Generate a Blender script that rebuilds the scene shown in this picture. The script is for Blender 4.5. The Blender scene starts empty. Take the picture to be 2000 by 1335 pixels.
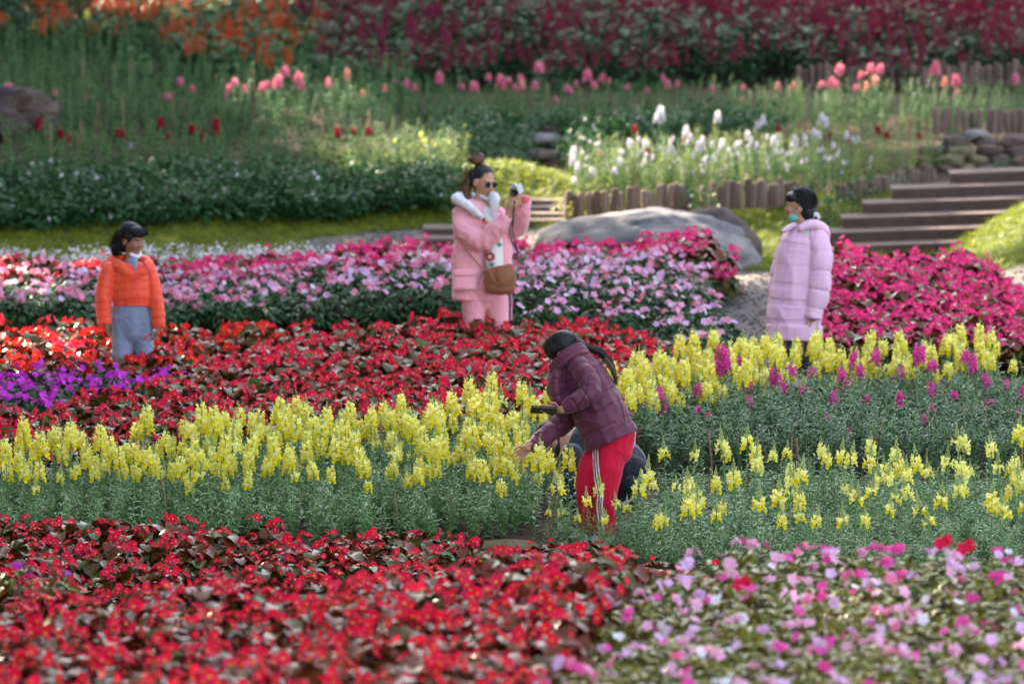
import bpy, math, random
import numpy as np
from mathutils import Vector, Matrix, noise
from mathutils.bvhtree import BVHTree

random.seed(7)
RNG = np.random.default_rng(7)
SC = bpy.context.scene
COL = SC.collection

# ------------------------------------------------------------------ camera
TH = math.radians(8.0)
H = 5.63
F = 2000 * 200 / 36.0
CT, ST = math.cos(TH), math.sin(TH)
cam = bpy.data.cameras.new('camera')
cam.lens = 200
cam.sensor_width = 36
cam.clip_start = 0.5
cam.clip_end = 900
cam.dof.use_dof = True
cam.dof.focus_distance = 32.5
cam.dof.aperture_fstop = 2.7
cam_o = bpy.data.objects.new('camera', cam)
COL.objects.link(cam_o)
cam_o.location = (0, 0, H)
cam_o.rotation_euler = (math.radians(90) - TH, 0, 0)
SC.camera = cam_o

# ------------------------------------------------------------------ sun and sky
SUN = Vector((-0.5, 0.75, 0.48)).normalized()
w = bpy.data.worlds.new('World')
SC.world = w
w.use_nodes = True
nt = w.node_tree
bg = nt.nodes['Background']
sky = nt.nodes.new('ShaderNodeTexSky')
sky.sky_type = 'NISHITA'
sky.sun_disc = False
sky.sun_elevation = math.asin(SUN.z)
sky.sun_rotation = math.atan2(SUN.x, SUN.y) % (2 * math.pi)
sky.air_density = 1.0
sky.dust_density = 2.5
hs = nt.nodes.new('ShaderNodeHueSaturation')
hs.inputs['Saturation'].default_value = 0.55
nt.links.new(sky.outputs[0], hs.inputs['Color'])
nt.links.new(hs.outputs[0], bg.inputs['Color'])
bg.inputs['Strength'].default_value = 0.11
sl = bpy.data.lights.new('sun', 'SUN')
sl.energy = 5.0
sl.angle = math.radians(0.55)
sl.color = (1.0, 0.86, 0.66)
so = bpy.data.objects.new('sun', sl)
COL.objects.link(so)
so.rotation_euler = SUN.to_track_quat('Z', 'Y').to_euler()
so.location = (-20, 40, 30)

SC.view_settings.view_transform = 'Standard'
SC.view_settings.look = 'None'
SC.view_settings.exposure = 2.8
SC.view_settings.gamma = 1
SC.view_settings.use_curve_mapping = False
SC.render.engine = 'CYCLES'
SC.cycles.max_bounces = 7
SC.cycles.diffuse_bounces = 2
SC.cycles.transmission_bounces = 3
SC.cycles.transparent_max_bounces = 4
SC.cycles.use_denoising = True


def W(px, py, D):
    """point seen at (px, py) of the 2000 x 1335 photo at axis depth D (metres)"""
    a = (px - 1000) / F
    b = (py - 667.5) / F
    return Vector((a * D, D * (CT - b * ST), H + D * (-ST - b * CT)))


def XY(px, D, z=0.0):
    return ((px - 1000) / F * D, (D - (H - z) * ST) / CT)


def DEPTH(x, y, z):
    return y * CT + (H - z) * ST


def PIX(x, y, z):
    D = DEPTH(x, y, z)
    return 1000 + F * x / D, 667.5 - F * (y * ST - (H - z) * CT) / D


# ------------------------------------------------------------------ terrain
def sstep(a, b, v):
    t = np.clip((v - a) / (b - a), 0, 1)
    return t * t * (3 - 2 * t)


def hz(x, y):
    x = np.asarray(x, float)
    y = np.asarray(y, float)
    back = np.interp(x, [-2.6, -1.6, 0, 1, 2.6], [.55, .62, .79, .85, .88])
    t = (y - 20.6) / (25.7 - 20.6)
    near = np.where(y > 20.6, 1.09 + (back - 1.09) * np.clip(t, 0, 1), 1.09 + (20.6 - y) * .15)
    near = near * (1 - sstep(25.75, 26.2, y))
    far = np.interp(y, [45.3, 46.2, 47.0, 50.2, 50.9, 55, 55.7, 58.5, 62, 80, 200],
                    [0, .09, .20, .27, .30, .36, .42, .60, .95, 5, 34])
    lawn = .50 * sstep(3.25, 4.5, x) * sstep(42.6, 44.0, y) * (1 - sstep(45.0, 46.4, y))
    ridge = .22 * np.exp(-((x + .05) / .6) ** 2) * np.exp(-((y - 47.6) / .55) ** 2)
    ridge2 = .10 * np.exp(-((x - .55) / .9) ** 2) * np.exp(-((y - 45.6) / .6) ** 2)
    steps_cut = -.22 * sstep(2.3, 2.5, x) * sstep(44.9, 45.1, y) * (1 - sstep(46.9, 47.1, y)) * 0
    und = .012 * np.sin(x * 2.1 + y * .7) + .01 * np.sin(x * 5.3 - y * 3.1)
    return near + far + lawn + ridge + ridge2 + steps_cut + und


def hz1(x, y):
    return float(hz(x, y))


# ------------------------------------------------------------------ naming helpers
def tag(o, label=None, cat=None, group=None, kind=None):
    if label: o['label'] = label
    if cat: o['category'] = cat
    if group: o['group'] = group
    if kind: o['kind'] = kind
    return o


def empty(name, loc, rz=0, label=None, cat=None, group=None):
    o = bpy.data.objects.new(name, None)
    o.empty_display_size = .05
    COL.objects.link(o)
    o.location = loc
    o.rotation_euler = (0, 0, rz)
    return tag(o, label, cat, group)


def link(name, me, parent=None, M=None):
    o = bpy.data.objects.new(name, me)
    COL.objects.link(o)
    if parent is not None:
        o.parent = parent
    if M is not None:
        o.matrix_local = M
    return o


# ------------------------------------------------------------------ materials
def mat(name, c1, c2=None, rough=.5, spec=.4, transl=0, scale=8, bump=0, bscale=40, sheen=0, rnd=0, coat=0, vein=0, metal=0, tcol=None):
    m = bpy.data.materials.new(name)
    m.use_nodes = True
    n = m.node_tree
    p = n.nodes['Principled BSDF']
    out = n.nodes['Material Output']
    p.inputs['Roughness'].default_value = rough
    p.inputs['Specular IOR Level'].default_value = spec
    p.inputs['Sheen Weight'].default_value = sheen
    p.inputs['Coat Weight'].default_value = coat
    p.inputs['Metallic'].default_value = metal
    if c2 is None:
        c2 = tuple(v * .7 for v in c1)
    mix = n.nodes.new('ShaderNodeMix')
    mix.data_type = 'RGBA'
    mix.inputs[6].default_value = (*c1, 1)
    mix.inputs[7].default_value = (*c2, 1)
    tc = n.nodes.new('ShaderNodeTexCoord')
    if rnd:
        at = n.nodes.new('ShaderNodeAttribute')
        at.attribute_name = 'tint'
        oi = n.nodes.new('ShaderNodeObjectInfo')
        ad = n.nodes.new('ShaderNodeMath')
        ad.operation = 'MULTIPLY_ADD'
        n.links.new(oi.outputs['Random'], ad.inputs[0])
        ad.inputs[1].default_value = .35
        n.links.new(at.outputs['Fac'], ad.inputs[2])
        fr = n.nodes.new('ShaderNodeMath')
        fr.operation = 'PINGPONG'
        fr.inputs[1].default_value = 1
        n.links.new(ad.outputs[0], fr.inputs[0])
        n.links.new(fr.outputs[0], mix.inputs[0])
    else:
        no = n.nodes.new('ShaderNodeTexNoise')
        no.inputs['Scale'].default_value = scale
        no.inputs['Detail'].default_value = 6
        n.links.new(tc.outputs['Object'], no.inputs['Vector'])
        rp = n.nodes.new('ShaderNodeMapRange')
        rp.inputs[1].default_value = .35
        rp.inputs[2].default_value = .65
        n.links.new(no.outputs[0], rp.inputs[0])
        n.links.new(rp.outputs[0], mix.inputs[0])
    n.links.new(mix.outputs[2], p.inputs['Base Color'])
    if bump:
        nb = n.nodes.new('ShaderNodeTexNoise')
        nb.inputs['Scale'].default_value = bscale
        nb.inputs['Detail'].default_value = 5
        n.links.new(tc.outputs['Object'], nb.inputs['Vector'])
        b = n.nodes.new('ShaderNodeBump')
        b.inputs['Strength'].default_value = bump
        b.inputs['Distance'].default_value = .01
        n.links.new(nb.outputs[0], b.inputs['Height'])
        n.links.new(b.outputs[0], p.inputs['Normal'])
    if transl:
        tr = n.nodes.new('ShaderNodeBsdfTranslucent')
        if tcol:
            tr.inputs[0].default_value = (*tcol, 1)
        else:
            n.links.new(mix.outputs[2], tr.inputs[0])
        ms = n.nodes.new('ShaderNodeMixShader')
        ms.inputs[0].default_value = transl
        n.links.new(p.outputs[0], ms.inputs[1])
        n.links.new(tr.outputs[0], ms.inputs[2])
        n.links.new(ms.outputs[0], out.inputs[0])
    return m


M = {}
M['stem'] = mat('stem_green', (.10, .20, .05), (.16, .26, .08), .5, .3, rnd=1)
M['bstem'] = mat('begonia_stem', (.13, .03, .03), (.10, .07, .04), .4, .4, rnd=1)
M['bleaf'] = mat('begonia_leaf', (.030, .085, .008), (.145, .018, .008), .27, .30, .10, rnd=1, bump=.25, bscale=60)
M['bred'] = mat('begonia_red', (.72, .006, .026), (.76, .022, .10), .5, .15, .42, rnd=1)
M['borange'] = mat('begonia_orange', (.80, .05, .02), (.75, .012, .03), .5, .15, .35, rnd=1)
M['bpink'] = mat('begonia_pink', (.86, .06, .34), (.80, .03, .22), .5, .15, .35, rnd=1)
M['bcoral'] = mat('begonia_coral', (.78, .10, .16), (.72, .03, .08), .5, .15, .35, rnd=1)
M['centre'] = mat('flower_centre', (.85, .55, .03), (.8, .4, .02), .6, .2, rnd=1)
M['ileaf'] = mat('impatiens_leaf', (.040, .120, .006), (.180, .140, .004), .28, .20, .16, rnd=1)
M['gleaf'] = mat('dark_leaf', (.016, .062, .020), (.032, .090, .024), .45, .16, .12, rnd=1)
M['bank'] = mat('bank_leaf', (.022, .085, .026), (.045, .125, .032), .5, .25, .25, rnd=1)
M['sleaf'] = mat('snapdragon_leaf', (.075, .215, .080), (.150, .300, .095), .36, .45, .22, rnd=1)
M['mleaf'] = mat('dark_snapdragon_leaf', (.020, .090, .036), (.044, .130, .046), .38, .25, .14, rnd=1)
M['sunleaf'] = mat('sunlit_leaf', (.15, .25, .05), (.30, .34, .10), .5, .3, .55, rnd=1)  # brighter copy of the hillside leaf, sunlight put into its colour
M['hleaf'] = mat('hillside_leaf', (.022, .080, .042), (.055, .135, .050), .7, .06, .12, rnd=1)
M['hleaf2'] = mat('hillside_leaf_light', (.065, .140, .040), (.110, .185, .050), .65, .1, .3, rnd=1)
M['ylow'] = mat('petal_yellow', (1.0, .84, .012), (1.0, .90, .04), .5, .12, .52, rnd=1)
M['yup'] = mat('petal_pale_yellow', (1.0, .96, .20), (1.0, .98, .40), .5, .12, .52, rnd=1)
M['ybud'] = mat('bud_green', (.38, .50, .14), (.55, .60, .25), .5, .3, .2, rnd=1)
M['mag'] = mat('petal_magenta', (.80, .05, .36), (.86, .12, .46), .55, .12, .3, rnd=1)
M['pink'] = mat('petal_pink', (.82, .16, .34), (.85, .26, .40), .55, .12, .3, rnd=1)
M['peach'] = mat('petal_peach', (.85, .34, .30), (.85, .42, .36), .55, .12, .3, rnd=1)
M['lpink'] = mat('petal_light_pink', (.83, .36, .56), (.86, .48, .66), .55, .12, .3, rnd=1)
M['lilac'] = mat('petal_lilac', (.72, .42, .74), (.80, .52, .78), .55, .12, .3, rnd=1)
M['violet'] = mat('petal_violet', (.56, .02, .56), (.66, .06, .64), .55, .12, .3, rnd=1)
M['white'] = mat('petal_white', (.84, .82, .86), (.80, .74, .84), .55, .12, .3, rnd=1)
M['crimson'] = mat('petal_crimson', (.40, .012, .04), (.30, .008, .03), .55, .12, .25, rnd=1)
M['plum'] = mat('plume_plum', (.17, .012, .055), (.30, .02, .07), .6, .3, .2, rnd=1)
M['cplume'] = mat('plume_crimson', (.44, .010, .050), (.30, .008, .055), .6, .2, .3, rnd=1)
M['salmon'] = mat('plume_orange', (.85, .14, .03), (.80, .07, .02), .6, .3, .3, rnd=1)
M['grass'] = mat('grass_blade', (.10, .18, .020), (.31, .31, .02), .5, .3, .45, rnd=1)
M['tree'] = mat('tree_leaf', (.03, .07, .02), (.05, .09, .03), .5, .3, .0, rnd=1)
M['soil'] = mat('soil', (.040, .026, .018), (.075, .050, .034), .95, .1, scale=3, bump=.9, bscale=35)
M['lawn'] = mat('lawn_ground', (.045, .075, .020), (.085, .11, .03), .9, .1, scale=2.5, bump=.8, bscale=60)
M['path'] = mat('gravel', (.10, .086, .080), (.19, .165, .155), .9, .15, scale=22, bump=1, bscale=70)
M['rock'] = mat('rock', (.05, .055, .078), (.25, .225, .22), .85, .25, scale=3.4, bump=1, bscale=14)
M['rockb'] = mat('brown_rock', (.22, .12, .05), (.09, .05, .035), .85, .2, scale=9, bump=1, bscale=14)
M['rockd'] = mat('dark_rock', (.03, .022, .03), (.11, .078, .065), .85, .2, scale=3, bump=1, bscale=9)
M['wood'] = mat('log_wood', (.22, .15, .12), (.10, .065, .052), .85, .2, scale=6, bump=.7, bscale=30, rnd=1)
M['plank'] = mat('plank_wood', (.098, .060, .050), (.072, .044, .038), .75, .25, scale=9, bump=.5, bscale=30)
M['tread'] = mat('tread_wood', (.130, .082, .070), (.10, .062, .053), .75, .25, scale=9, bump=.5, bscale=30)
M['stake'] = mat('stake_wood', (.30, .19, .11), (.20, .11, .07), .8, .2, scale=12, bump=.3)
M['bark'] = mat('bark', (.12, .09, .06), (.07, .05, .035), .9, .2, scale=6, bump=1, bscale=20)
M['moss'] = mat('mossy_stone', (.10, .085, .04), (.17, .14, .085), .9, .2, scale=16, bump=1, bscale=40)


# ------------------------------------------------------------------ numpy mesh templates
class Tm:
    def __init__(s):
        s.v = []; s.f = []; s.m = []; s.t = []

    def add(s, v, f, m, t=None):
        """v list of xyz, f list of index tuples, m material key, t tint"""
        n = len(s.v)
        s.v += [tuple(p) for p in v]
        s.f += [tuple(i + n for i in q) for q in f]
        s.m += [m] * len(f)
        s.t += [random.random() if t is None else t] * len(v)

    def put(s, o, mx, t=0.0):
        n = len(s.v)
        a = np.array(o.v) @ np.array(mx.to_3x3()).T + np.array(mx.translation)
        s.v += [tuple(p) for p in a]
        s.f += [tuple(i + n for i in q) for q in o.f]
        s.m += o.m
        s.t += [(x + t) for x in o.t]

    def arrays(s):
        if not hasattr(s, '_a'):
            fl = np.array([len(q) for q in s.f], np.int32)
            s._a = (np.array(s.v, np.float32), np.array([i for q in s.f for i in q], np.int32), fl,
                    np.array(s.t, np.float32))
        return s._a

    def mesh(s, name):
        return build_mesh(name, [s], [0], np.array([np.eye(4)[:3]]), np.array([0.0]))


def build_mesh(name, temps, idx, mats, tints):
    """join copies of templates; mats (n,3,4)"""
    keys = sorted({k for t in temps for k in t.m})
    ki = {k: i for i, k in enumerate(keys)}
    V = []; L = []; FL = []; MI = []; TI = []
    off = 0
    idx = np.asarray(idx)
    for k, t in enumerate(temps):
        sel = np.where(idx == k)[0]
        if len(sel) == 0 or not t.v:
            continue
        v, fi, fl, ti = t.arrays()
        mm = mats[sel]
        vv = np.einsum('nij,vj->nvi', mm[:, :, :3], v) + mm[:, None, :, 3]
        n = len(v)
        V.append(vv.reshape(-1, 3))
        L.append((fi[None, :] + (np.arange(len(sel)) * n)[:, None] + off).ravel())
        FL.append(np.tile(fl, len(sel)))
        MI.append(np.tile(np.array([ki[q] for q in t.m], np.int32), len(sel)))
        TI.append((ti[None, :] + tints[sel][:, None]).ravel())
        off += n * len(sel)
    V = np.concatenate(V); L = np.concatenate(L); FL = np.concatenate(FL); MI = np.concatenate(MI); TI = np.concatenate(TI)
    me = bpy.data.meshes.new(name)
    me.vertices.add(len(V))
    me.vertices.foreach_set('co', V.astype(np.float32).ravel())
    me.loops.add(len(L))
    me.loops.foreach_set('vertex_index', L.astype(np.int32))
    me.polygons.add(len(FL))
    st = np.zeros(len(FL), np.int32)
    st[1:] = np.cumsum(FL)[:-1]
    me.polygons.foreach_set('loop_start', st)
    for k in keys:
        me.materials.append(M[k])
    me.polygons.foreach_set('material_index', MI)
    me.polygons.foreach_set('use_smooth', np.ones(len(FL), bool))
    a = me.attributes.new('tint', 'FLOAT', 'POINT')
    a.data.foreach_set('value', TI.astype(np.float32))
    me.update(calc_edges=True)
    return me


def R3(rz=0, rx=0, ry=0, s=1.0, loc=(0, 0, 0)):
    m = Matrix.Rotation(rz, 4, 'Z') @ Matrix.Rotation(rx, 4, 'X') @ Matrix.Rotation(ry, 4, 'Y')
    m = m @ Matrix.Scale(s, 4)
    m.translation = Vector(loc)
    return m


def blade(L, wd, seg=3, fold=.25, droop=.3, m='sleaf', peak=.4):
    """lance leaf along +Y, face up +Z"""
    t = Tm()
    v = []; f = []
    for i in range(seg + 1):
        u = i / seg
        wv = wd * .5 * (math.sin(math.pi * min(1, (u + .04)) ** (.75)) if i < seg else 0.02)
        y = L * u * (1 - .15 * droop * u)
        z = -droop * L * u * u
        v += [(-wv, y, z + fold * wv), (0, y, z), (wv, y, z + fold * wv)]
    for i in range(seg):
        a = i * 3
        f += [(a, a + 1, a + 4, a + 3), (a + 1, a + 2, a + 5, a + 4)]
    t.add(v, f, m)
    return t


def petal(L, wd, m, cup=.2, n=6, base=.15):
    """rounded petal along +Y, face +Z"""
    t = Tm()
    v = [(0, 0, 0)]
    for i in range(n + 1):
        a = math.pi * (i / n)
        x = -math.cos(a) * wd * .5
        y = L * (.42 + .58 * math.sin(a)) if 0 < i < n else L * .40
        v.append((x, y, cup * (x * x / (wd * .5) * .6 + .25 * y)))
    f = [(0, i + 1, i) for i in range(1, n + 1)]
    t.add(v, f, m)
    return t


def blobt(rx, ry, rz, m, c=(0, 0, 0), n=5):
    t = Tm()
    v = [(c[0], c[1], c[2] + rz)]
    for k, zz in enumerate((.45, -.45)):
        for i in range(n):
            a = 2 * math.pi * (i + .5 * k) / n
            v.append((c[0] + rx * math.cos(a) * .9, c[1] + ry * math.sin(a) * .9, c[2] + rz * zz))
    v.append((c[0], c[1], c[2] - rz))
    f = []
    for i in range(n):
        j = (i + 1) % n
        f += [(0, 1 + i, 1 + j), (1 + i, 1 + n + i, 1 + j), (1 + j, 1 + n + i, 1 + n + j), (1 + n + i, 2 * n + 1, 1 + n + j)]
    t.add(v, f, m)
    return t


def stick(pts, r0, r1, m, n=4):
    t = Tm()
    v = []; f = []
    k = len(pts)
    for i, p in enumerate(pts):
        p = Vector(p)
        d = (Vector(pts[min(k - 1, i + 1)]) - Vector(pts[max(0, i - 1)])).normalized()
        a = d.orthogonal().normalized(); b = d.cross(a)
        r = r0 + (r1 - r0) * i / (k - 1)
        for j in range(n):
            an = 2 * math.pi * j / n
            v.append(p + a * r * math.cos(an) + b * r * math.sin(an))
    for i in range(k - 1):
        for j in range(n):
            q = (j + 1) % n
            f.append((i * n + j, i * n + q, (i + 1) * n + q, (i + 1) * n + j))
    f.append(tuple((k - 1) * n + j for j in range(n)))
    t.add(v, f, m)
    return t


# ---- begonia
def beg_leaf(s=.05):
    t = Tm()
    n = 11
    v = [(0, 0, 0)]
    lop = random.uniform(.8, 1.15)
    for i in range(n):
        a = -math.pi * .5 + 2 * math.pi * (i + .5) / n
        r = s * (1.0 + .18 * math.sin(a) + random.uniform(-.05, .05))
        x = r * math.cos(a) * (lop if math.cos(a) > 0 else 1)
        y = r * math.sin(a) + s * .55
        z = .32 * abs(x) - .5 * (y - .5 * s) ** 2 / s * .7 + random.uniform(-.08, .08) * s
        v.append((x, y, z))
    v.append((0, s * .6, .0))
    f = []
    c = n + 1
    for i in range(n):
        f.append((c, 1 + i, 1 + (i + 1) % n))
    t.add(v[0:1] + v[1:], f, 'bleaf')
    return t


def beg_flower(col, s=.028):
    t = Tm()
    for k in range(4):
        big = k % 2 == 0
        p = petal(s * (1.0 if big else .85), s * (1.25 if big else .7), col, cup=random.uniform(.1, .5), n=5)
        t.put(p, R3(rz=k * math.pi / 2 + random.uniform(-.1, .1), rx=random.uniform(.1, .45), loc=(0, 0, .001 * k)))
    t.put(blobt(s * .2, s * .2, s * .18, 'centre', (0, 0, s * .12)), Matrix())
    return t


def cluster(fl, n, spread=.04, up=.5, size=1):
    t = Tm()
    for i in range(n):
        a = random.uniform(0, 6.28)
        r = spread * math.sqrt((i + .3) / n)
        p = Vector((r * math.cos(a), r * math.sin(a), random.uniform(-.02, .02) - r * .4))
        tilt = random.uniform(.25, 1.35)
        mx = R3(rz=a - math.pi / 2, rx=-tilt, s=size * random.uniform(.75, 1.15), loc=p)
        t.put(random.choice(fl), mx)
        t.put(stick([p * .1 + Vector((0, 0, -.05)), p + Vector((0, 0, -.003))], .0016, .0014, 'bstem', 3), Matrix())
    return t


def beg_plant(leaves, lr=.13, hh=.19, n=24):
    """returns base template (stems + lower leaves), leaf placements and flower placements"""
    base = Tm()
    lv = []
    for i in range(n):
        a = i * 2.4 + random.uniform(-.3, .3)
        u = (i + .5) / n
        r = lr * math.sqrt(u) * random.uniform(.8, 1.15)
        z = hh * (1 - .55 * u * u) * random.uniform(.75, 1.1)
        mx = R3(rz=a - math.pi / 2, rx=-random.uniform(-.1, .55) - .25 * u, ry=random.uniform(-.3, .3), s=random.uniform(.75, 1.2),
                loc=(r * .8 * math.cos(a), r * .8 * math.sin(a), z))
        lv.append((random.randrange(len(leaves)), mx))
        if i % 2 == 0:
            base.put(stick([(0, 0, 0), (r * .4 * math.cos(a), r * .4 * math.sin(a), z * .7), mx.translation], .004, .002, 'bstem', 3), Matrix())
    fp = []
    for i in range(6):
        a = i * 2.4 + random.uniform(-.4, .4)
        r = lr * random.uniform(.1, .95)
        z = hh * random.uniform(1.0, 1.35) - .3 * r
        fp.append(R3(rz=a, rx=random.uniform(-.3, .3), ry=random.uniform(-.3, .3), s=random.uniform(.8, 1.15), loc=(r * math.cos(a), r * math.sin(a), z)))
    return base, lv, fp


BLEAF = [beg_leaf(.043) for _ in range(5)]
BF = {c: [beg_flower(c) for _ in range(4)] for c in ('bred', 'borange', 'bpink', 'bcoral')}
BCL = {c: [cluster(BF[c], k, .045, size=1.05) for k in (3, 4, 4, 3, 3)] for c in BF}
BPL = [beg_plant(BLEAF) for _ in range(5)]


def beg_full(i, col, nf=5):
    base, lv, fp = BPL[i]
    t = Tm()
    t.put(base, Matrix())
    for k, mx in lv:
        t.put(BLEAF[k], mx, random.uniform(0, .6))
    for j, mx in enumerate(fp[:nf]):
        t.put(random.choice(BCL[col]), mx)
    return t


# ---- impatiens
def imp_flower(col, s=.027):
    t = Tm()
    for k in range(5):
        p = petal(s, s * .86, col, cup=random.uniform(0, .4), n=5)
        t.put(p, R3(rz=k * 2 * math.pi / 5, rx=random.uniform(.0, .25), loc=(0, 0, .0008 * k)))
    t.put(blobt(s * .12, s * .12, s * .1, 'mag', (0, 0, s * .06)), Matrix())
    return t


ICOL = ['lpink', 'lilac', 'white', 'pink', 'mag', 'violet', 'bpink', 'bcoral', 'bred']
IF = {c: [imp_flower(c) for _ in range(3)] for c in ICOL}
ILEAF = {k: [blade(.07, .028, 3, .3, random.uniform(.2, .6), k) for _ in range(4)] for k in ('ileaf', 'gleaf')}


def imp_base(lk='ileaf', n=36, lr=.13, hh=.17):
    base = Tm()
    for i in range(n):
        a = i * 2.4
        u = (i + .5) / n
        r = lr * math.sqrt(u)
        z = hh * (1 - .6 * u * u) * random.uniform(.6, 1.05)
        base.put(random.choice(ILEAF[lk]), R3(rz=a - math.pi / 2, rx=random.uniform(-.5, .5), ry=random.uniform(-.4, .4), s=random.uniform(.8, 1.25),
                 loc=(r * .75 * math.cos(a), r * .75 * math.sin(a), z)), random.uniform(0, .5))
    for i in range(5):
        a = i * 1.3
        base.put(stick([(0, 0, 0), (.05 * math.cos(a), .05 * math.sin(a), hh * .8)], .004, .002, 'bstem', 3), Matrix())
    return base


def imp_spots(n=6, lr=.14, hh=.17):
    fp = []
    for i in range(n):
        a = i * 2.4 + random.uniform(-.5, .5)
        r = lr * random.uniform(.05, 1)
        z = hh * random.uniform(1.05, 1.3) - 1.6 * r * r
        if i % 2 and fp:
            q = fp[-1].translation
            fp.append(R3(rz=a, rx=-random.uniform(.3, 1.3), s=random.uniform(.8, 1.1), loc=(q.x + random.uniform(-.04, .04), q.y + random.uniform(-.03, .03), q.z + random.uniform(-.01, .02))))
            continue
        fp.append(R3(rz=a - math.pi / 2, rx=-random.uniform(.2, 1.2), s=random.uniform(.8, 1.2), loc=(r * math.cos(a), r * math.sin(a), z)))
    return fp


IBASE = {k: [imp_base(k) for _ in range(3)] for k in ('ileaf', 'gleaf')}
ISP = [imp_spots() for _ in range(4)]


def imp_full(lk, i, cols, nf=6):
    t = Tm()
    t.put(IBASE[lk][i % 3], Matrix())
    for mx in ISP[i % 4][:nf]:
        t.put(random.choice(IF[random.choice(cols)]), mx)
    return t


# ---- snapdragon
def floret(up, lo, s=.041):
    """two-lipped flower looking along +Y"""
    t = Tm()
    t.add([(0, 0, 0), (-.25 * s, .5 * s, .18 * s), (.25 * s, .5 * s, .18 * s), (.25 * s, .5 * s, -.2 * s), (-.25 * s, .5 * s, -.2 * s)],
          [(0, 1, 2), (0, 2, 3), (0, 3, 4), (0, 4, 1)], up)
    for sx in (-1, 1):
        p = petal(.62 * s, .52 * s, up, .5, 5)
        t.put(p, R3(rz=-sx * .5, rx=1.05, ry=sx * .4, loc=(sx * .12 * s, .5 * s, .12 * s)))
    for a in (-.9, 0, .9):
        p = petal(.52 * s, .46 * s, lo, -.3, 5)
        m = Matrix.Rotation(a * .8, 4, 'Y') @ Matrix.Rotation(-.95, 4, 'X')
        m.translation = Vector((math.sin(a) * .16 * s, .52 * s, -.14 * s))
        t.put(p, m)
    t.put(blobt(.26 * s, .24 * s, .17 * s, lo, (0, .6 * s, -.02 * s)), Matrix())
    return t


def bud(m, s=.008):
    return blobt(s * .55, s * .55, s * 1.1, m, (0, 0, s))


SF = {'yellow': [floret('yup', 'ylow') for _ in range(3)], 'pale': [floret('yup', 'yup') for _ in range(3)],
      'magenta': [floret('mag', 'mag') for _ in range(3)], 'pink': [floret('pink', 'pink') for _ in range(2)],
      'peach': [floret('peach', 'peach') for _ in range(2)],
      'crimson': [floret('crimson', 'crimson') for _ in range(2)], 'white': [floret('white', 'white') for _ in range(2)]}


def spike_parts(nf, L, nb, big=1.0):
    """placements of florets and of buds, spike base at origin"""
    fl = []; bd = []
    for i in range(nf):
        u = (i + .5) / nf
        z = L * u
        a = i * 2.4 + random.uniform(-.3, .3)
        s = big * (1.12 - .5 * u * u) * random.uniform(.9, 1.1)
        m = R3(rz=a, rx=random.uniform(-.25, .15), s=s, loc=(-math.sin(a) * .004, math.cos(a) * .004, z))
        fl.append(m)
    for i in range(nb):
        u = i / max(1, nb)
        z = L + .05 * u * (1 + nb / 30)
        a = i * 2.4
        bd.append(R3(rz=a, rx=-.6 * (1 - u), s=1.25 * (1 - .65 * u), loc=(-math.sin(a) * .006 * (1 - u), math.cos(a) * .006 * (1 - u), z)))
    return fl, bd


def spike_t(col, nf, L, nb, big=1.0, budm='ybud', florets=True):
    t = Tm()
    fl, bd = spike_parts(nf, L, nb, big)
    tipz = L + .05 * (1 + nb / 30)
    t.put(stick([(0, 0, -.02), (0, 0, L), (0, 0, tipz)], .003, .001, 'stem', 3), Matrix())
    b = bud(budm)
    for m in bd:
        t.put(b, m, random.random() * .3)
    if florets:
        for m in fl:
            t.put(random.choice(SF[col]), m)
    return t, fl


def leafy(hh, n, lk='sleaf', L0=.055, wd=.011, bushy=0, lean=.02):
    t = Tm()
    bend = random.uniform(-lean, lean)
    t.put(stick([(0, 0, 0), (bend * .4, 0, hh * .4), (bend, 0, hh)], .0035, .0025, 'stem', 4), Matrix())
    lv = [blade(L0 * q, wd * random.uniform(.85, 1.2), 3, .3, random.uniform(.1, .7), lk) for q in (.8, .95, 1.1, 1.2)]
    for i in range(n):
        u = (i + .5) / n
        a = i * 2.4 + random.uniform(-.4, .4)
        z = hh * u
        m = R3(rz=a, rx=random.uniform(.15, .95), ry=random.uniform(-.4, .4), s=(1.15 - .45 * u) * random.uniform(.8, 1.15), loc=(bend * u, 0, z))
        t.put(random.choice(lv), m, random.uniform(0, .6))
    for k in range(bushy):
        a = random.uniform(0, 6.28)
        d = Vector((math.cos(a), math.sin(a), 0))
        b0 = Vector((0, 0, hh * random.uniform(.05, .4)))
        b1 = b0 + d * .05 + Vector((0, 0, hh * random.uniform(.3, .5)))
        t.put(stick([b0, b0.lerp(b1, .5) + d * .012, b1], .0025, .002, 'stem', 3), Matrix())
        for i in range(9):
            u = (i + 1) / 9
            p = b0.lerp(b1, u)
            t.put(random.choice(lv), R3(rz=i * 2.4, rx=random.uniform(.2, 1.0), ry=random.uniform(-.3, .3), s=random.uniform(.7, 1), loc=p), random.uniform(0, .6))
    return t


def plain(t, h, nf, L, col, nb=8, lk='sleaf', bushy=0, big=1.0, budm='ybud', nl=26):
    a = leafy(h, nl, lk, bushy=bushy)
    s, _ = spike_t(col, nf, L, nb, big, budm)
    t.put(a, Matrix())
    t.put(s, Matrix.Translation((0, 0, h)))
    return t


# ------------------------------------------------------------------ scattering in beds
def inpoly(px, D, poly):
    n = len(poly)
    ins = np.zeros(len(px), bool)
    j = n - 1
    for i in range(n):
        xi, yi = poly[i]; xj, yj = poly[j]
        c = ((yi > D) != (yj > D)) & (px < (xj - xi) * (D - yi) / (yj - yi + 1e-12) + xi)
        ins ^= c
        j = i
    return ins


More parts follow.
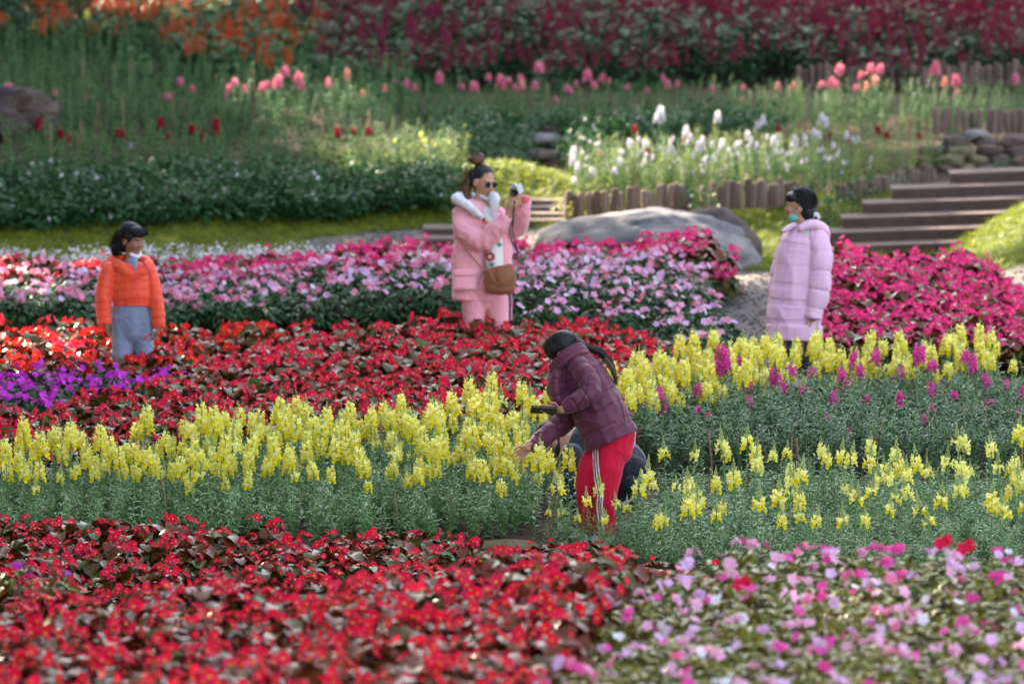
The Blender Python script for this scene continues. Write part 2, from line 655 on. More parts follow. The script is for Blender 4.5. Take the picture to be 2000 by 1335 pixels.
def sample(poly, sp, jit=.45, rough=0):
    """jittered ground points in a bed whose corners are (photo column, depth)"""
    Ds = [p[1] for p in poly]
    xs = [(p[0] - 1000) / F * p[1] for p in poly]
    x0, x1 = min(xs) - .2, max(xs) + .2
    y0, y1 = XY(0, min(Ds))[1] - .6, XY(0, max(Ds))[1] + .6
    gx, gy = np.meshgrid(np.arange(x0, x1, sp), np.arange(y0, y1, sp))
    gx = gx + (np.arange(gx.shape[0]) % 2)[:, None] * sp * .5
    x = gx.ravel() + RNG.uniform(-jit, jit, gx.size) * sp
    y = gy.ravel() + RNG.uniform(-jit, jit, gx.size) * sp
    z = hz(x, y)
    D = y * CT + (H - z) * ST
    px = 1000 + F * x / D
    qx, qd = px, D
    if rough:
        nz = np.array([noise.noise(Vector((i * 1.1, j * 1.1, 4))) for i, j in zip(x, y)])
        n2 = np.array([noise.noise(Vector((i * 1.3, j * 1.3, 14))) for i, j in zip(x, y)])
        qx = px + nz * rough * 190
        qd = D + n2 * rough * 1.2
    k = inpoly(qx, qd, poly)
    return x[k], y[k], z[k], px[k], D[k]


def mats_for(x, y, z, smin=.85, smax=1.15, tilt=.08, sz=None):
    n = len(x)
    a = RNG.uniform(0, 2 * math.pi, n)
    s = RNG.uniform(smin, smax, n)
    if sz is not None:
        s = s * sz
    tx = RNG.normal(0, tilt, n); ty = RNG.normal(0, tilt, n)
    ca, sa = np.cos(a), np.sin(a)
    m = np.zeros((n, 3, 4))
    m[:, 0, 0] = ca; m[:, 0, 1] = -sa; m[:, 0, 2] = tx
    m[:, 1, 0] = sa; m[:, 1, 1] = ca; m[:, 1, 2] = ty
    m[:, 2, 0] = -(tx * ca + ty * sa); m[:, 2, 1] = tx * sa - ty * ca; m[:, 2, 2] = 1
    m[:, :, :3] *= s[:, None, None]
    m[:, 0, 3] = x; m[:, 1, 3] = y; m[:, 2, 3] = z
    return m


def mass(name, label, temps, x, y, z, cat='flower bed', smin=.85, smax=1.15, tilt=.08, sz=None, group=None):
    n = len(x)
    me = build_mesh(name, temps, RNG.integers(0, len(temps), n), mats_for(x, y, z, smin, smax, tilt, sz), RNG.uniform(0, .5, n))
    o = link(name, me)
    return tag(o, label, cat, group, 'stuff')


def to4(m):
    return Matrix([list(m[0]), list(m[1]), list(m[2]), [0, 0, 0, 1]])


# ================================================================== GROUND
def axis(lo, hi, d0, d1, step):
    a = [d0]
    s = step
    while a[-1] > lo:
        s *= 1.35
        a.append(a[-1] - s)
    b = [d1]
    s = step
    while b[-1] < hi:
        s *= 1.35
        b.append(b[-1] + s)
    return np.array(sorted(a[1:]) + list(np.arange(d0, d1, step)) + b)


def cls(x, y):
    """0 soil, 1 lawn, 2 path"""
    D = y * CT + H * ST
    px = 1000 + F * x / D
    c = 0
    if y > 42.9:
        c = 1
    if -.3 < y < 200 and 37.9 < y < 44.1 and 1385 - (D - 38) * 3 < px < 1630:
        c = 2
    if 42.35 < y < 43.35 and px > 1500:
        c = 2
    if 41 < y < 43.3 and px > 1900:
        c = 2
    if 44.9 < y < 45.75 and 600 < px < 1120:
        c = 2
    if 45.75 < y < 46.3 and 380 < px < 900 and (px - 380) / 520 > (y - 45.3):
        c = 2
    if y > 47.4 and not (900 < px < 1130 and y < 49.0):
        c = 0
    if 48.2 < y < 48.8 and 1030 < px < 1130:
        c = 2
    if y > 70:
        c = 1
    if y < 19:
        c = 1
    return c


xs = axis(-90, 90, -7, 7, .1)
ys = axis(-12, 260, 18, 62, .1)
GX, GYY = np.meshgrid(xs, ys)
GZ = hz(GX, GYY)
NX = len(xs)
quads = {0: [], 1: [], 2: []}
for j in range(len(ys) - 1):
    yc = .5 * (ys[j] + ys[j + 1])
    for i in range(NX - 1):
        xc = .5 * (xs[i] + xs[i + 1])
        a = j * NX + i
        quads[cls(xc, yc)].append((a, a + 1, a + NX + 1, a + NX))
allv = np.stack([GX.ravel(), GYY.ravel(), GZ.ravel()], 1)
for k, nm, mk in ((0, 'soil_ground', 'soil'), (1, 'lawn', 'lawn'), (2, 'gravel_path', 'path')):
    q = np.array(quads[k])
    u, inv = np.unique(q, return_inverse=True)
    t = Tm()
    t.v = [tuple(p) for p in allv[u]]
    t.f = [tuple(r) for r in inv.reshape(q.shape)]
    t.m = [mk] * len(q)
    t.t = [0] * len(u)
    tag(link(nm, t.mesh(nm)), kind='structure')

# gravel stones on the path (loose, uncountable)
def scatter_class(k, x0, x1, y0, y1, n):
    x = RNG.uniform(x0, x1, n); y = RNG.uniform(y0, y1, n)
    s = np.array([cls(a, b) == k for a, b in zip(x, y)])
    return x[s], y[s]


peb = [blobt(.011, .009, .007, 'path') for _ in range(3)]
x, y = scatter_class(2, -3, 5, 37.8, 46.3, 16000)
mass('loose_gravel', 'grey gravel strewn over the path behind the flower beds', peb, x, y, hz(x, y) + .002, 'gravel', .5, 1.6, .4)

# grass on the lawns
gt = []
for i in range(5):
    t = Tm()
    for k in range(9):
        a = random.uniform(0, 6.28)
        L = random.uniform(.03, .07)
        t.put(blade(L, .006, 2, .2, .5, 'grass'), R3(rz=a, rx=random.uniform(.7, 1.45), loc=(random.uniform(-.03, .03), random.uniform(-.03, .03), 0)), random.uniform(0, .8))
    gt.append(t)
x, y = scatter_class(1, -5, 5.6, 42.6, 49.2, 44000)
mass('lawn_grass', 'short yellow green grass growing on the lawns between the paths', gt, x, y, hz(x, y), 'grass', .7, 1.3, .15)

# ================================================================== ROCKS
def rock(name, loc, r, mk, label, seed, sub=4, amp=.18, block=1.0, rz=0, cat='rock', group=None, parent=None):
    bm_v = []
    import bmesh
    bm = bmesh.new()
    bmesh.ops.create_icosphere(bm, subdivisions=sub, radius=1)
    for v in bm.verts:
        d = v.co.copy()
        n1 = noise.fractal(d * 1.3 + Vector((seed, 0, 0)), .9, 2.1, 5)
        n2 = noise.fractal(d * 5 + Vector((0, seed, 0)), .8, 2.2, 4)
        k = 1 + amp * n1 + amp * .22 * n2
        e = [math.copysign(abs(q) ** block, q) for q in d]
        v.co = Vector((e[0] * r[0] * k, e[1] * r[1] * k, e[2] * r[2] * k))
    me = bpy.data.meshes.new(name)
    bm.to_mesh(me); bm.free()
    me.materials.append(M[mk])
    for p in me.polygons:
        p.use_smooth = True
    o = link(name, me, parent)
    o.location = loc
    o.rotation_euler = (0, 0, rz)
    if parent is None:
        tag(o, label, cat, group)
    return o


x_, y_ = XY(1262, 44.9)
rock('boulder', (x_, y_, .04), (.90, .55, .38), 'rock', 'large smooth grey boulder rising behind the deep pink begonias', 3.1, 5, .13)
x_, y_ = XY(1395, 45.2)
rock('boulder', (x_, y_, .05), (.36, .42, .34), 'rockd', 'darker grey boulder leaning against the right end of the large pale boulder', 8.4, 4, .14)
x_, y_ = XY(1392, 42.9)
rock('rock', (x_, y_, .06), (.22, .2, .13), 'rockb', 'low ochre brown rock at the corner of the gravel path', 5.5, 4, .2)
x_, y_ = XY(40, 51.3)
rock('boulder', (x_ - .12, y_, .50), (.44, .35, .24), 'rockd', 'dark brown boulder at the far left among the terraced beds', 11.2, 5, .42, block=.75)
x_, y_ = XY(1322, 46.9)
rock('rock', (x_, y_, .26), (.13, .12, .14), 'rockd', 'upright grey stone set between the log palings', 6.5, 3, .15)
x_, y_ = XY(985, 32.15)
rock('rock', (x_ + .02, y_, .0), (.20, .10, .055), 'moss', 'flat mossy brown edging stone in front of the yellow snapdragons', 2.5, 3, .12)
for (px, py, D, r, mk, lb) in (
        (1085, 256, 50.9, (.12, .09, .045), 'rockd', 'dark rounded stone on the top left of the small stone outcrop'),
        (1062, 272, 50.5, (.17, .12, .06), 'rock', 'pale flat stone in the middle of the small outcrop behind the woman'),
        (1036, 255, 51.0, (.12, .08, .04), 'rockd', 'dark stone at the left of the small outcrop'),
        (1052, 305, 49.6, (.20, .12, .06), 'rockd', 'low grey stone at the foot of the small outcrop')):
    p = W(px, py, D)
    rock('rock', p, r, mk, lb, px * .01, 3, .2)
# dry stone wall at the right
wall = empty('stone_wall', W(1880, 335, 49.2), label='rough dry stone wall above the wooden steps at the right', cat='wall')
wl = wall.location
k = 0
for row in range(4):
    px = 1770 + row * 8 + random.uniform(0, 20)
    while px < 2060:
        ww = random.uniform(28, 62)
        if not (row > 2 and px < 1830):
            p = W(px + ww / 2, 334 - row * 19, 49.3 + row * .12)
            o = rock('stone', p - wl, (ww / 2 / 225, .13, .052), random.choice(['rockd', 'rockd', 'plank', 'moss', 'rockd', 'rockd', 'rockd']), '', random.uniform(0, 50), 3, .22, block=.55, parent=wall)
            o.rotation_euler = (random.gauss(0, .08), random.gauss(0, .12), random.gauss(0, .2))
            k += 1
        px += ww + 5
p = W(1908, 264, 49.7)
rock('rock', p, (.12, .1, .055), 'rock', 'pale oblong stone lying on top of the stone wall at the right', 17, 3, .1)

# ================================================================== LOG EDGING
def log_mesh(name):
    t = Tm()
    n = 8
    hh, r = .30, .032
    v = []; f = []
    jit = [random.uniform(.85, 1.12) for _ in range(n)]
    for z, s in ((0, 1), (hh * .5, 1.02), (hh * .95, .98), (hh, .82)):
        for i in range(n):
            a = 2 * math.pi * i / n
            v.append((r * s * jit[i] * math.cos(a), r * s * jit[i] * math.sin(a), z))
    for j in range(3):
        for i in range(n):
            q = (i + 1) % n
            f.append((j * n + i, j * n + q, (j + 1) * n + q, (j + 1) * n + i))
    f.append(tuple(3 * n + i for i in range(n)))
    t.add(v, f, 'wood')
    return t.mesh(name)


LOGM = [log_mesh('log') for _ in range(4)]


def edging(label, pts, skip=()):
    """pts: (px, py of the log foot, D)"""
    P = [W(*p) for p in pts]
    root = empty('log_edging', P[0], label=label, cat='edging')
    d = 0.0
    seg = 0
    tot = 0
    for a, b in zip(P[:-1], P[1:]):
        L = (b - a).length
        n = int(L / .062)
        for i in range(n):
            q = a.lerp(b, (i + random.uniform(-.15, .15)) / n)
            o = link('log', random.choice(LOGM), root)
            o.location = q - P[0] + Vector((0, random.uniform(-.012, .012), -.06))
            o.rotation_euler = (random.gauss(0, .04), random.gauss(0, .05), random.uniform(0, 6))
            s = random.uniform(.75, 1.15)
            o.scale = (s, s, random.uniform(.60, .84))


edging('row of short grey brown upright logs edging the bed of white snapdragons', [(1108, 412, 46.3), (1180, 406, 46.1), (1260, 404, 46.2), (1330, 400, 46.5)])
edging('pale weathered log palings behind the large boulder, right of the ivy tuft', [(1378, 396, 46.7), (1460, 392, 46.9), (1560, 388, 47.3)])
edging('short log palings above the steps, between the small bushes', [(1640, 396, 47.2), (1700, 386, 47.4), (1830, 358, 48.6)])
edging('dark brown log palings under the purple bed at the upper right', [(1560, 160, 55.2), (1780, 158, 55.2), (2080, 152, 55.2)])
edging('dark log palings above the stone wall at the far right', [(1830, 250, 50.4), (2080, 246, 50.4)])

# ================================================================== STEPS
def box(t, c, s, m, b=0.0):
    x, y, z = c; a, bb, h = s[0] / 2, s[1] / 2, s[2] / 2
    v = [(x + i * a, y + j * bb, z + k * h) for k in (-1, 1) for j in (-1, 1) for i in (-1, 1)]
    f = [(0, 2, 3, 1), (4, 5, 7, 6), (0, 1, 5, 4), (2, 6, 7, 3), (0, 4, 6, 2), (1, 3, 7, 5)]
    t.add(v, f, m)


def bbox_mesh(name, s, m):
    import bmesh
    bm = bmesh.new()
    bmesh.ops.create_cube(bm, size=1)
    for v in bm.verts:
        v.co = Vector((v.co.x * s[0], v.co.y * s[1], v.co.z * s[2]))
    bmesh.ops.bevel(bm, geom=bm.edges[:], offset=.004, segments=1)
    me = bpy.data.meshes.new(name)
    bm.to_mesh(me); bm.free()
    me.materials.append(M[m])
    return me


stairs = empty('staircase', W(1820, 490, 45.6), label='wide dark brown wooden steps climbing to the right behind the pink begonias', cat='stairs')
s0 = stairs.location
slope = .035
for i in range(6):
    z = -.02 + i * .078
    yy = XY(0, 45.35)[1] + i * .29
    xl = [2.45, 2.50, 2.66, 2.85, 3.1, 3.6][i]
    xr = 6.2
    n = 4
    for k in range(n):
        xa = xl + (xr - xl) * k / n
        xb = xl + (xr - xl) * (k + 1) / n - .006
        o = link('riser_board', bbox_mesh('riser_board', (xb - xa, .03, .11), 'plank'), stairs)
        o.location = Vector(((xa + xb) / 2, yy, z + .022 + slope * ((xa + xb) / 2 - 2.5))) - s0
        o.rotation_euler = (0, -math.atan(slope), 0)
        o = link('tread_board', bbox_mesh('tread_board', (xb - xa, .31, .012), 'tread'), stairs)
        o.location = Vector(((xa + xb) / 2, yy + .141, z + .083 + slope * ((xa + xb) / 2 - 2.5))) - s0
        o.rotation_euler = (0, -math.atan(slope), 0)
stairs2 = empty('staircase', W(1050, 430, 46.2), label='short flight of dark wooden steps behind the woman with the camera', cat='stairs')
s0 = stairs2.location
for i in range(4):
    p = W(1062 - i * 2, 440 - i * 13, 46.2 + i * .25)
    o = link('riser_board', bbox_mesh('riser_board', (.38, .03, .10), 'plank'), stairs2)
    o.location = p - s0 + Vector((0, 0, -.03))
    o = link('tread_board', bbox_mesh('tread_board', (.38, .28, .018), 'plank'), stairs2)
    o.location = p - s0 + Vector((0, .12, .03))
stairs3 = empty('staircase', W(850, 470, 45.7), label='low brown wooden step left of the woman in pink', cat='stairs')
s0 = stairs3.location
for i in range(2):
    p = W(858, 482 - i * 20, 45.5 + i * .3)
    o = link('riser_board', bbox_mesh('riser_board', (.42 - .08 * i, .03, .11), 'plank'), stairs3)
    o.location = p - s0 + Vector((.04 * i, 0, -.01))
    o = link('tread_board', bbox_mesh('tread_board', (.42 - .08 * i, .3, .025), 'tread'), stairs3)
    o.location = p - s0 + Vector((.04 * i, .13, .055))


# ================================================================== FLOWER BEDS
CNT = {}


def inframe(px, py, mx=20):
    return -mx < px < 2000 + mx and -40 < py < 1420


# ---- begonias (red, foreground): the nearest ones as individuals
BASES = [BPL[i][0].mesh('begonia_stems') for i in range(5)]
BFULLBASE = []
for i in range(5):
    t = Tm()
    t.put(BPL[i][0], Matrix())
    for k, mx in BPL[i][1]:
        t.put(BLEAF[k], mx, random.uniform(0, .6))
    BFULLBASE.append(t.mesh('begonia_foliage'))
LEAFM = [t.mesh('begonia_leaf') for t in BLEAF]
CLM = {c: [t.mesh('begonia_blossom') for t in BCL[c]] for c in BCL}


def begonia(mx, i, col, label, group, leaves, nf):
    r = empty('begonia_plant', (0, 0, 0), label=label, cat='begonia', group=group)
    r.matrix_world = mx
    base, lv, fp = BPL[i]
    if leaves:
        link('stems', BASES[i], r)
        for k, m in lv:
            link('leaf', LEAFM[k], r, m)
    else:
        link('foliage', BFULLBASE[i], r)
    if nf < 2:
        label = label.replace('clusters', 'cluster')
    r['label'] = label.replace('#', {1: 'one', 2: 'two', 3: 'three', 4: 'four', 5: 'five', 6: 'six'}[min(6, nf)])
    for m in fp[:nf]:
        link('blossom', random.choice(CLM[col]), r, m)
    return r


def zone(v, cuts):
    for c, n in cuts:
        if v < c:
            return n
    return cuts[-1][1]


def bed_begonia(poly, sp, limit, label, group, leaves, nf, massname, masslabel, size=1.0, col='bred', cols=None):
    x, y, z, px, D = sample(poly, sp)
    mm = mats_for(x, y, z, .88, 1.15, .10, np.full(len(x), size))
    _, py = PIX(x, y, z + .2)
    vis = (px > -25) & (px < 2025) & (py < 1400)
    order = np.argsort(D + np.where(vis, 0, 1000))
    ind = [k for k in order[:limit] if vis[k]]
    for k in ind:
        lb = label(px[k], D[k]) if callable(label) else label
        begonia(to4(mm[k]), int(RNG.integers(0, 5)), col, lb, group, leaves, int(RNG.integers(nf - 1, nf + 2)))
    rest = np.setdiff1d(np.arange(len(x)), ind)
    if len(rest):
        temps = [beg_full(i, c, nf) for i in range(5) for c in (cols or [col])]
        me = build_mesh(massname, temps, RNG.integers(0, len(temps), len(rest)), mm[rest], RNG.uniform(0, .5, len(rest)))
        tag(link(massname, me), masslabel, 'flower bed', None, 'stuff')
    print(massname, len(x), len(ind))


def third(px):
    return 'left' if px < 650 else 'middle' if px < 1000 else 'right'


bed_begonia([(-60, 32.3), (300, 31.9), (700, 31.5), (1100, 31.15), (1430, 30.4), (1430, 29.0), (1250, 27.4), (-60, 27.4)], .235, 150,
            lambda p, D: 'red begonia with # blossom clusters, ' + zone(D, ((29.4, 'front'), (30.4, 'second'), (31.2, 'third'), (99, 'back'))) + ' row of the sharp strip, ' +
            zone(p, ((220, 'far left'), (440, 'left part'), (660, 'left of centre'), (880, 'centre'), (1060, 'beside the mossy stone'), (1230, 'below the red trousers'), (9999, 'right tip'))),
            'red begonias in the strip before the snapdragons', True, 3, 'begonia_strip', 'further red begonias filling the strip in front of the snapdragons', 1.0)
bed_begonia([(-90, 26.0), (400, 26.1), (800, 26.1), (1230, 26.1), (1200, 24.9), (1110, 23.2), (1010, 22.0), (960, 20.2), (-90, 20.2)], .235, 150,
            lambda p, D: 'blurred red begonia, # clusters, ' + zone(D, ((21.2, 'bottom'), (22.1, 'second'), (23.0, 'third'), (23.9, 'fourth'), (24.9, 'fifth'), (99, 'top'))) + ' row of nearest bank, ' +
            zone(p, ((130, 'far left'), (280, 'left part'), (430, 'left of middle'), (580, 'middle'), (730, 'right of middle'), (880, 'right part'), (9999, 'beside the pink impatiens'))),
            'red begonias on the nearest bank', False, 3, 'begonia_bank', 'further red begonias filling the nearest bank at the bottom left', 1.15)

# ---- impatiens near
IBM = {k: [t.mesh('impatiens_foliage') for t in IBASE[k]] for k in IBASE}
IFM = {c: [t.mesh('impatiens_flower') for t in IF[c]] for c in IF}


def bed_imp(poly, sp, limit, label, group, lk, cols, nf, massname, masslabel, size=1.0):
    x, y, z, px, D = sample(poly, sp)
    mm = mats_for(x, y, z, .85, 1.15, .10, np.full(len(x), size))
    _, py = PIX(x, y, z + .2)
    vis = (px > -25) & (px < 2025) & (py < 1400)
    order = np.argsort(D + np.where(vis, 0, 1000))
    ind = [k for k in order[:limit] if vis[k]]
    for k in ind:
        r = empty('impatiens_plant', (0, 0, 0), label=label(px[k], D[k]), cat='impatiens', group=group)
        r.matrix_world = to4(mm[k])
        i = int(RNG.integers(0, 3))
        link('foliage', IBM[lk][i], r)
        c = random.choice(cols)
        r['label'] = r['label'].replace('#', {'lpink': 'light pink', 'lilac': 'lilac', 'white': 'white', 'pink': 'pink', 'mag': 'magenta', 'bcoral': 'coral'}.get(c, 'pink'))
        for m in ISP[int(RNG.integers(0, 4))][:random.randint(nf - 2, nf)]:
            link('flower', random.choice(IFM[c if random.random() < .75 else random.choice(cols)]), r, m)
    rest = np.setdiff1d(np.arange(len(x)), ind)
    if len(rest):
        temps = [imp_full(lk, i, [c, c, random.choice(cols)], nf) for i in range(3) for c in cols]
        me = build_mesh(massname, temps, RNG.integers(0, len(temps), len(rest)), mm[rest], RNG.uniform(0, .5, len(rest)))
        tag(link(massname, me), masslabel, 'flower bed', None, 'stuff')
    print(massname, len(x), len(ind))


bed_imp([(985, 20.2), (1035, 22.0), (1135, 23.2), (1225, 24.9), (1330, 25.9), (1450, 26.15), (2110, 26.15), (2110, 20.2)], .205, 165,
        lambda p, D: 'blurred # impatiens, ' + zone(D, ((21.2, 'bottom'), (22.1, 'second'), (23.0, 'third'), (23.9, 'fourth'), (24.9, 'fifth'), (99, 'top'))) + ' row of the nearest bank, ' +
        zone(p, ((1200, 'beside the red begonias'), (1340, 'left part'), (1480, 'left of middle'), (1620, 'middle'), (1760, 'right of middle'), (1890, 'right part'), (9999, 'right edge'))),
        'pink and white impatiens on the nearest bank', 'ileaf',
        ['lpink', 'lilac', 'lpink', 'white', 'lilac', 'lpink', 'pink', 'mag', 'mag'] , 3, 'impatiens_bank', 'further pink and white impatiens filling the nearest bank at the right', 1.0)
for px, py, D in ((1845, 1062, 25.6), (1890, 1072, 25.5), (1452, 1143, 24.8)):
    p = W(px, py, D)
    r = empty('impatiens_plant', (p.x, p.y, hz1(p.x, p.y)), label='single bright red impatiens bloom among the pink ones, ' + ('in the middle of the bank' if px < 1500 else 'at the back edge, left one' if px < 1870 else 'at the back edge, right one'), cat='impatiens')
    link('foliage', IBM['ileaf'][0], r)
    for k in range(3):
        link('flower', IFM['bred'][k], r, R3(rz=3.0 + k, rx=-.9, s=1.25, loc=(.02 * (k - 1), .01 * k, p.z - hz1(p.x, p.y) + .01 * k)))

# small green patch with violet buds at the left between the two begonia beds
x, y, z, px, D = sample([(-80, 27.2), (175, 27.2), (150, 26.3), (-80, 26.3)], .15)
mass('violet_impatiens_patch', 'small green patch with a few violet buds between the two red begonia beds', [imp_full('ileaf', i, ['violet'], 2) for i in range(3)], x, y, z + .28, sz=np.full(len(x), .8))

# ================================================================== SNAPDRAGONS
SPARTS = {}
SN_MESH = {}


def snap_assets(kind, specs, lk, budm):
    """specs: (height, n florets, spike length, n buds)"""
    out = []
    for h, nf, L, nb in specs:
        lf = leafy(h, 30, lk, bushy=2)
        sp, fl = spike_t(kind, nf, L, nb, 1.0, budm)
        core, fl2 = spike_t(kind, nf, L, nb, 1.0, budm, florets=False)
        t = Tm()
        t.put(lf, Matrix()); t.put(sp, Matrix.Translation((0, 0, h)))
        t2 = Tm()
        t2.put(lf, Matrix()); t2.put(sp, Matrix.Translation((0, 0, h - .03)) @ Matrix.Scale(1.3, 4))
        out.append(dict(h=h, full2=t2, spt=sp, leaf=lf.mesh('leafy_stem'), spike=sp.mesh('flower_spike'), core=core.mesh('flower_spike'), fl=fl2, full=t, short=lf))
    return out


FLM = {k: [t.mesh('floret') for t in SF[k]] for k in SF}
YS = snap_assets('yellow', [(.33, 14, .105, 2), (.36, 17, .125, 3), (.31, 11, .08, 2), (.35, 15, .11, 4), (.32, 12, .09, 6)], 'sleaf', 'ybud')
YB = snap_assets('yellow', [(.30, 8, .06, 14), (.34, 6, .05, 20), (.33, 11, .085, 14), (.30, 4, .03, 22)], 'sleaf', 'ybud')
YP = snap_assets('pale', [(.30, 7, .06, 14), (.31, 4, .035, 22), (.29, 9, .075, 8)], 'sleaf', 'ybud')
MG = snap_assets('magenta', [(.40, 13, .10, 10), (.43, 17, .13, 14), (.38, 11, .08, 7), (.36, 8, .05, 3)], 'mleaf', 'mleaf')


LOOK = {}


def snapdragon(x, y, z, a, label, group, s=1.0, detail=False, fk='yellow', cat='snapdragon', tilt=.10):
    label = label.replace('#', 'budding' if a in YB else 'slender' if a in YP else 'broad full' if a['h'] > .34 else 'short full' if a['h'] < .315 else 'full')
    r = empty('snapdragon', (x, y, z), label=label, cat=cat, group=group)
    r.rotation_euler = (random.gauss(0, tilt), random.gauss(0, tilt), random.uniform(0, 6.28))
    r.scale = (s, s, s)
    link('leafy_stem', a['leaf'], r)
    up = Matrix.Translation((0, 0, a['h']))
    if detail:
        sp = link('flower_spike', a['core'], r, up)
        for m in a['fl']:
            link('floret', random.choice(FLM[fk]), sp, m)
    else:
        link('flower_spike', a['spike'], r, up)
    return r


nsnap = 0


def bed_snap(poly, sp, A, lab, group, limit, s=1.0, ndetail=0, fk='yellow', massname=None, masslabel=None, smin=.70, smax=1.18):
    global nsnap
    x, y, z, px, D = sample(poly, sp)
    gap = np.array([noise.noise(Vector((i * 3.1, j * 3.1, 1))) for i, j in zip(x, y)]) < .12
    x, y, z, px, D = x[gap], y[gap], z[gap], px[gap], D[gap]
    o = np.argsort(D)
    n = 0
    rest = []
    for k in o:
        if n < limit and -15 < px[k] < 2015:
            snapdragon(x[k], y[k], z[k], random.choice(A), lab(px[k], D[k]), group, s * random.uniform(smin, smax), n < ndetail, fk)
            n += 1
        else:
            rest.append(k)
    if rest:
        rest = np.array(rest)
        temps = [a['full'] for a in A]
        me = build_mesh(massname, temps, RNG.integers(0, len(temps), len(rest)), mats_for(x[rest], y[rest], z[rest], smin * s, smax * s, .06), RNG.uniform(0, .5, len(rest)))
        tag(link(massname, me), masslabel, 'flower bed', None, 'stuff')
    nsnap += n
    print('snap', group, len(x), n)


# yellow band, left of the girl
LB = [(-30, 33.0), (20, 33.9), (330, 34.1), (500, 34.7), (700, 34.9), (860, 35.3), (1080, 35.6), (1080, 34.3), (1040, 33.2), (1000, 32.9), (700, 32.6), (0, 32.75)]
bed_snap(LB, .120, YS + YS + YP[:2] + YB[:1],
         lambda p, D: '# yellow snapdragon, ' + zone(D, ((32.85, 'foremost'), (33.1, 'second row'), (33.4, 'third row'), (99, 'inner row'))) + ' of the band, ' +
                      zone(p, ((120, 'at its far left end'), (280, 'in its left part'), (440, 'left of its middle'), (600, 'at its middle'), (760, 'right of its middle'), (900, 'in its right part'), (9999, 'near the bending girl'))),
         'yellow snapdragons left of the girl in maroon', 125, 1.0, 45, massname='yellow_snapdragon_band', masslabel='further yellow snapdragons in the band left of the girl')
# yellow behind the girl to the right
RB = [(1215, 36.6), (1380, 37.6), (1480, 37.5), (1640, 37.5), (1800, 37.8), (1960, 37.8), (1985, 37.2), (1800, 36.6), (1600, 36.6), (1400, 35.6), (1230, 34.9), (1190, 35.6)]
x, y, z, px, D = sample(RB, .14)
mass('yellow_snapdragon_row', 'yellow snapdragons massed behind the maroon jacket and below the lilac coat', [a['full'] for a in YS], x, y, z, 'flower bed', .78, 1.2, sz=np.full(len(x), .97))
# front right, mostly budding
FB = [(1060, 32.2), (1080, 32.7), (1260, 33.1), (1330, 33.7), (1900, 33.9), (2040, 33.9), (2040, 31.0), (1500, 31.0), (1330, 31.2), (1180, 31.6)]
bed_snap(FB, .225, YB + YP + YP,
         lambda p, D: '# pale yellow snapdragon, ' + zone(D, ((31.8, 'foremost'), (32.3, 'second row'), (32.9, 'third row'), (99, 'back row'))) + ', ' +
                      zone(p, ((1300, 'beside the red trousers'), (1430, 'just right of the girl'), (1560, 'left of the dark bed middle'), (1700, 'before the dark bed middle'), (1850, 'in the right part'), (9999, 'at the right edge'))),
         'budding yellow snapdragons right of the girl', 52, 1.06, 30, massname='budding_snapdragon_rows', masslabel='further budding snapdragons at the right', smin=.7, smax=1.15)
for i, (px, py, D) in enumerate(((1960, 905, 33.2), (1985, 888, 33.3), (1975, 950, 32.9), (1995, 980, 32.7), (1962, 1000, 32.5), (1735, 955, 33.0))):
    p = W(px, py, D)
    g = hz1(p.x, p.y)
    snapdragon(p.x, p.y, g, YS[i % 2], 'full bright yellow snapdragon spike at the right edge of the picture' if px > 1900 else 'full bright yellow snapdragon spike standing alone among budding ones', 'full yellow spikes at the right edge', max(.7, (p.z - g) / .52), True)
# extra non flowering leafy stems to thicken the front beds
LEAFY = [leafy(random.uniform(.24, .33), 30, 'sleaf', bushy=3) for _ in range(5)]
x, y, z, px, D = sample([(p, d - (.45 if d < 33.3 else 0)) for p, d in LB], .115)
mass('snapdragon_foliage', 'dense grey green snapdragon leaves below the yellow spikes', LEAFY, x, y, z, 'foliage', .8, 1.1, .12)
x, y, z, px, D = sample(FB, .115)
k = ~((px < 1235) & (D < 32.9))
mass('snapdragon_foliage', 'grey green leafy snapdragon shoots right of the red trousers', LEAFY, x[k], y[k], z[k], 'foliage', .7, .98, .12)
k = ~k
mass('snapdragon_foliage', 'low young snapdragon shoots around the feet in red trousers', LEAFY, x[k], y[k], z[k], 'foliage', .35, .68, .12)
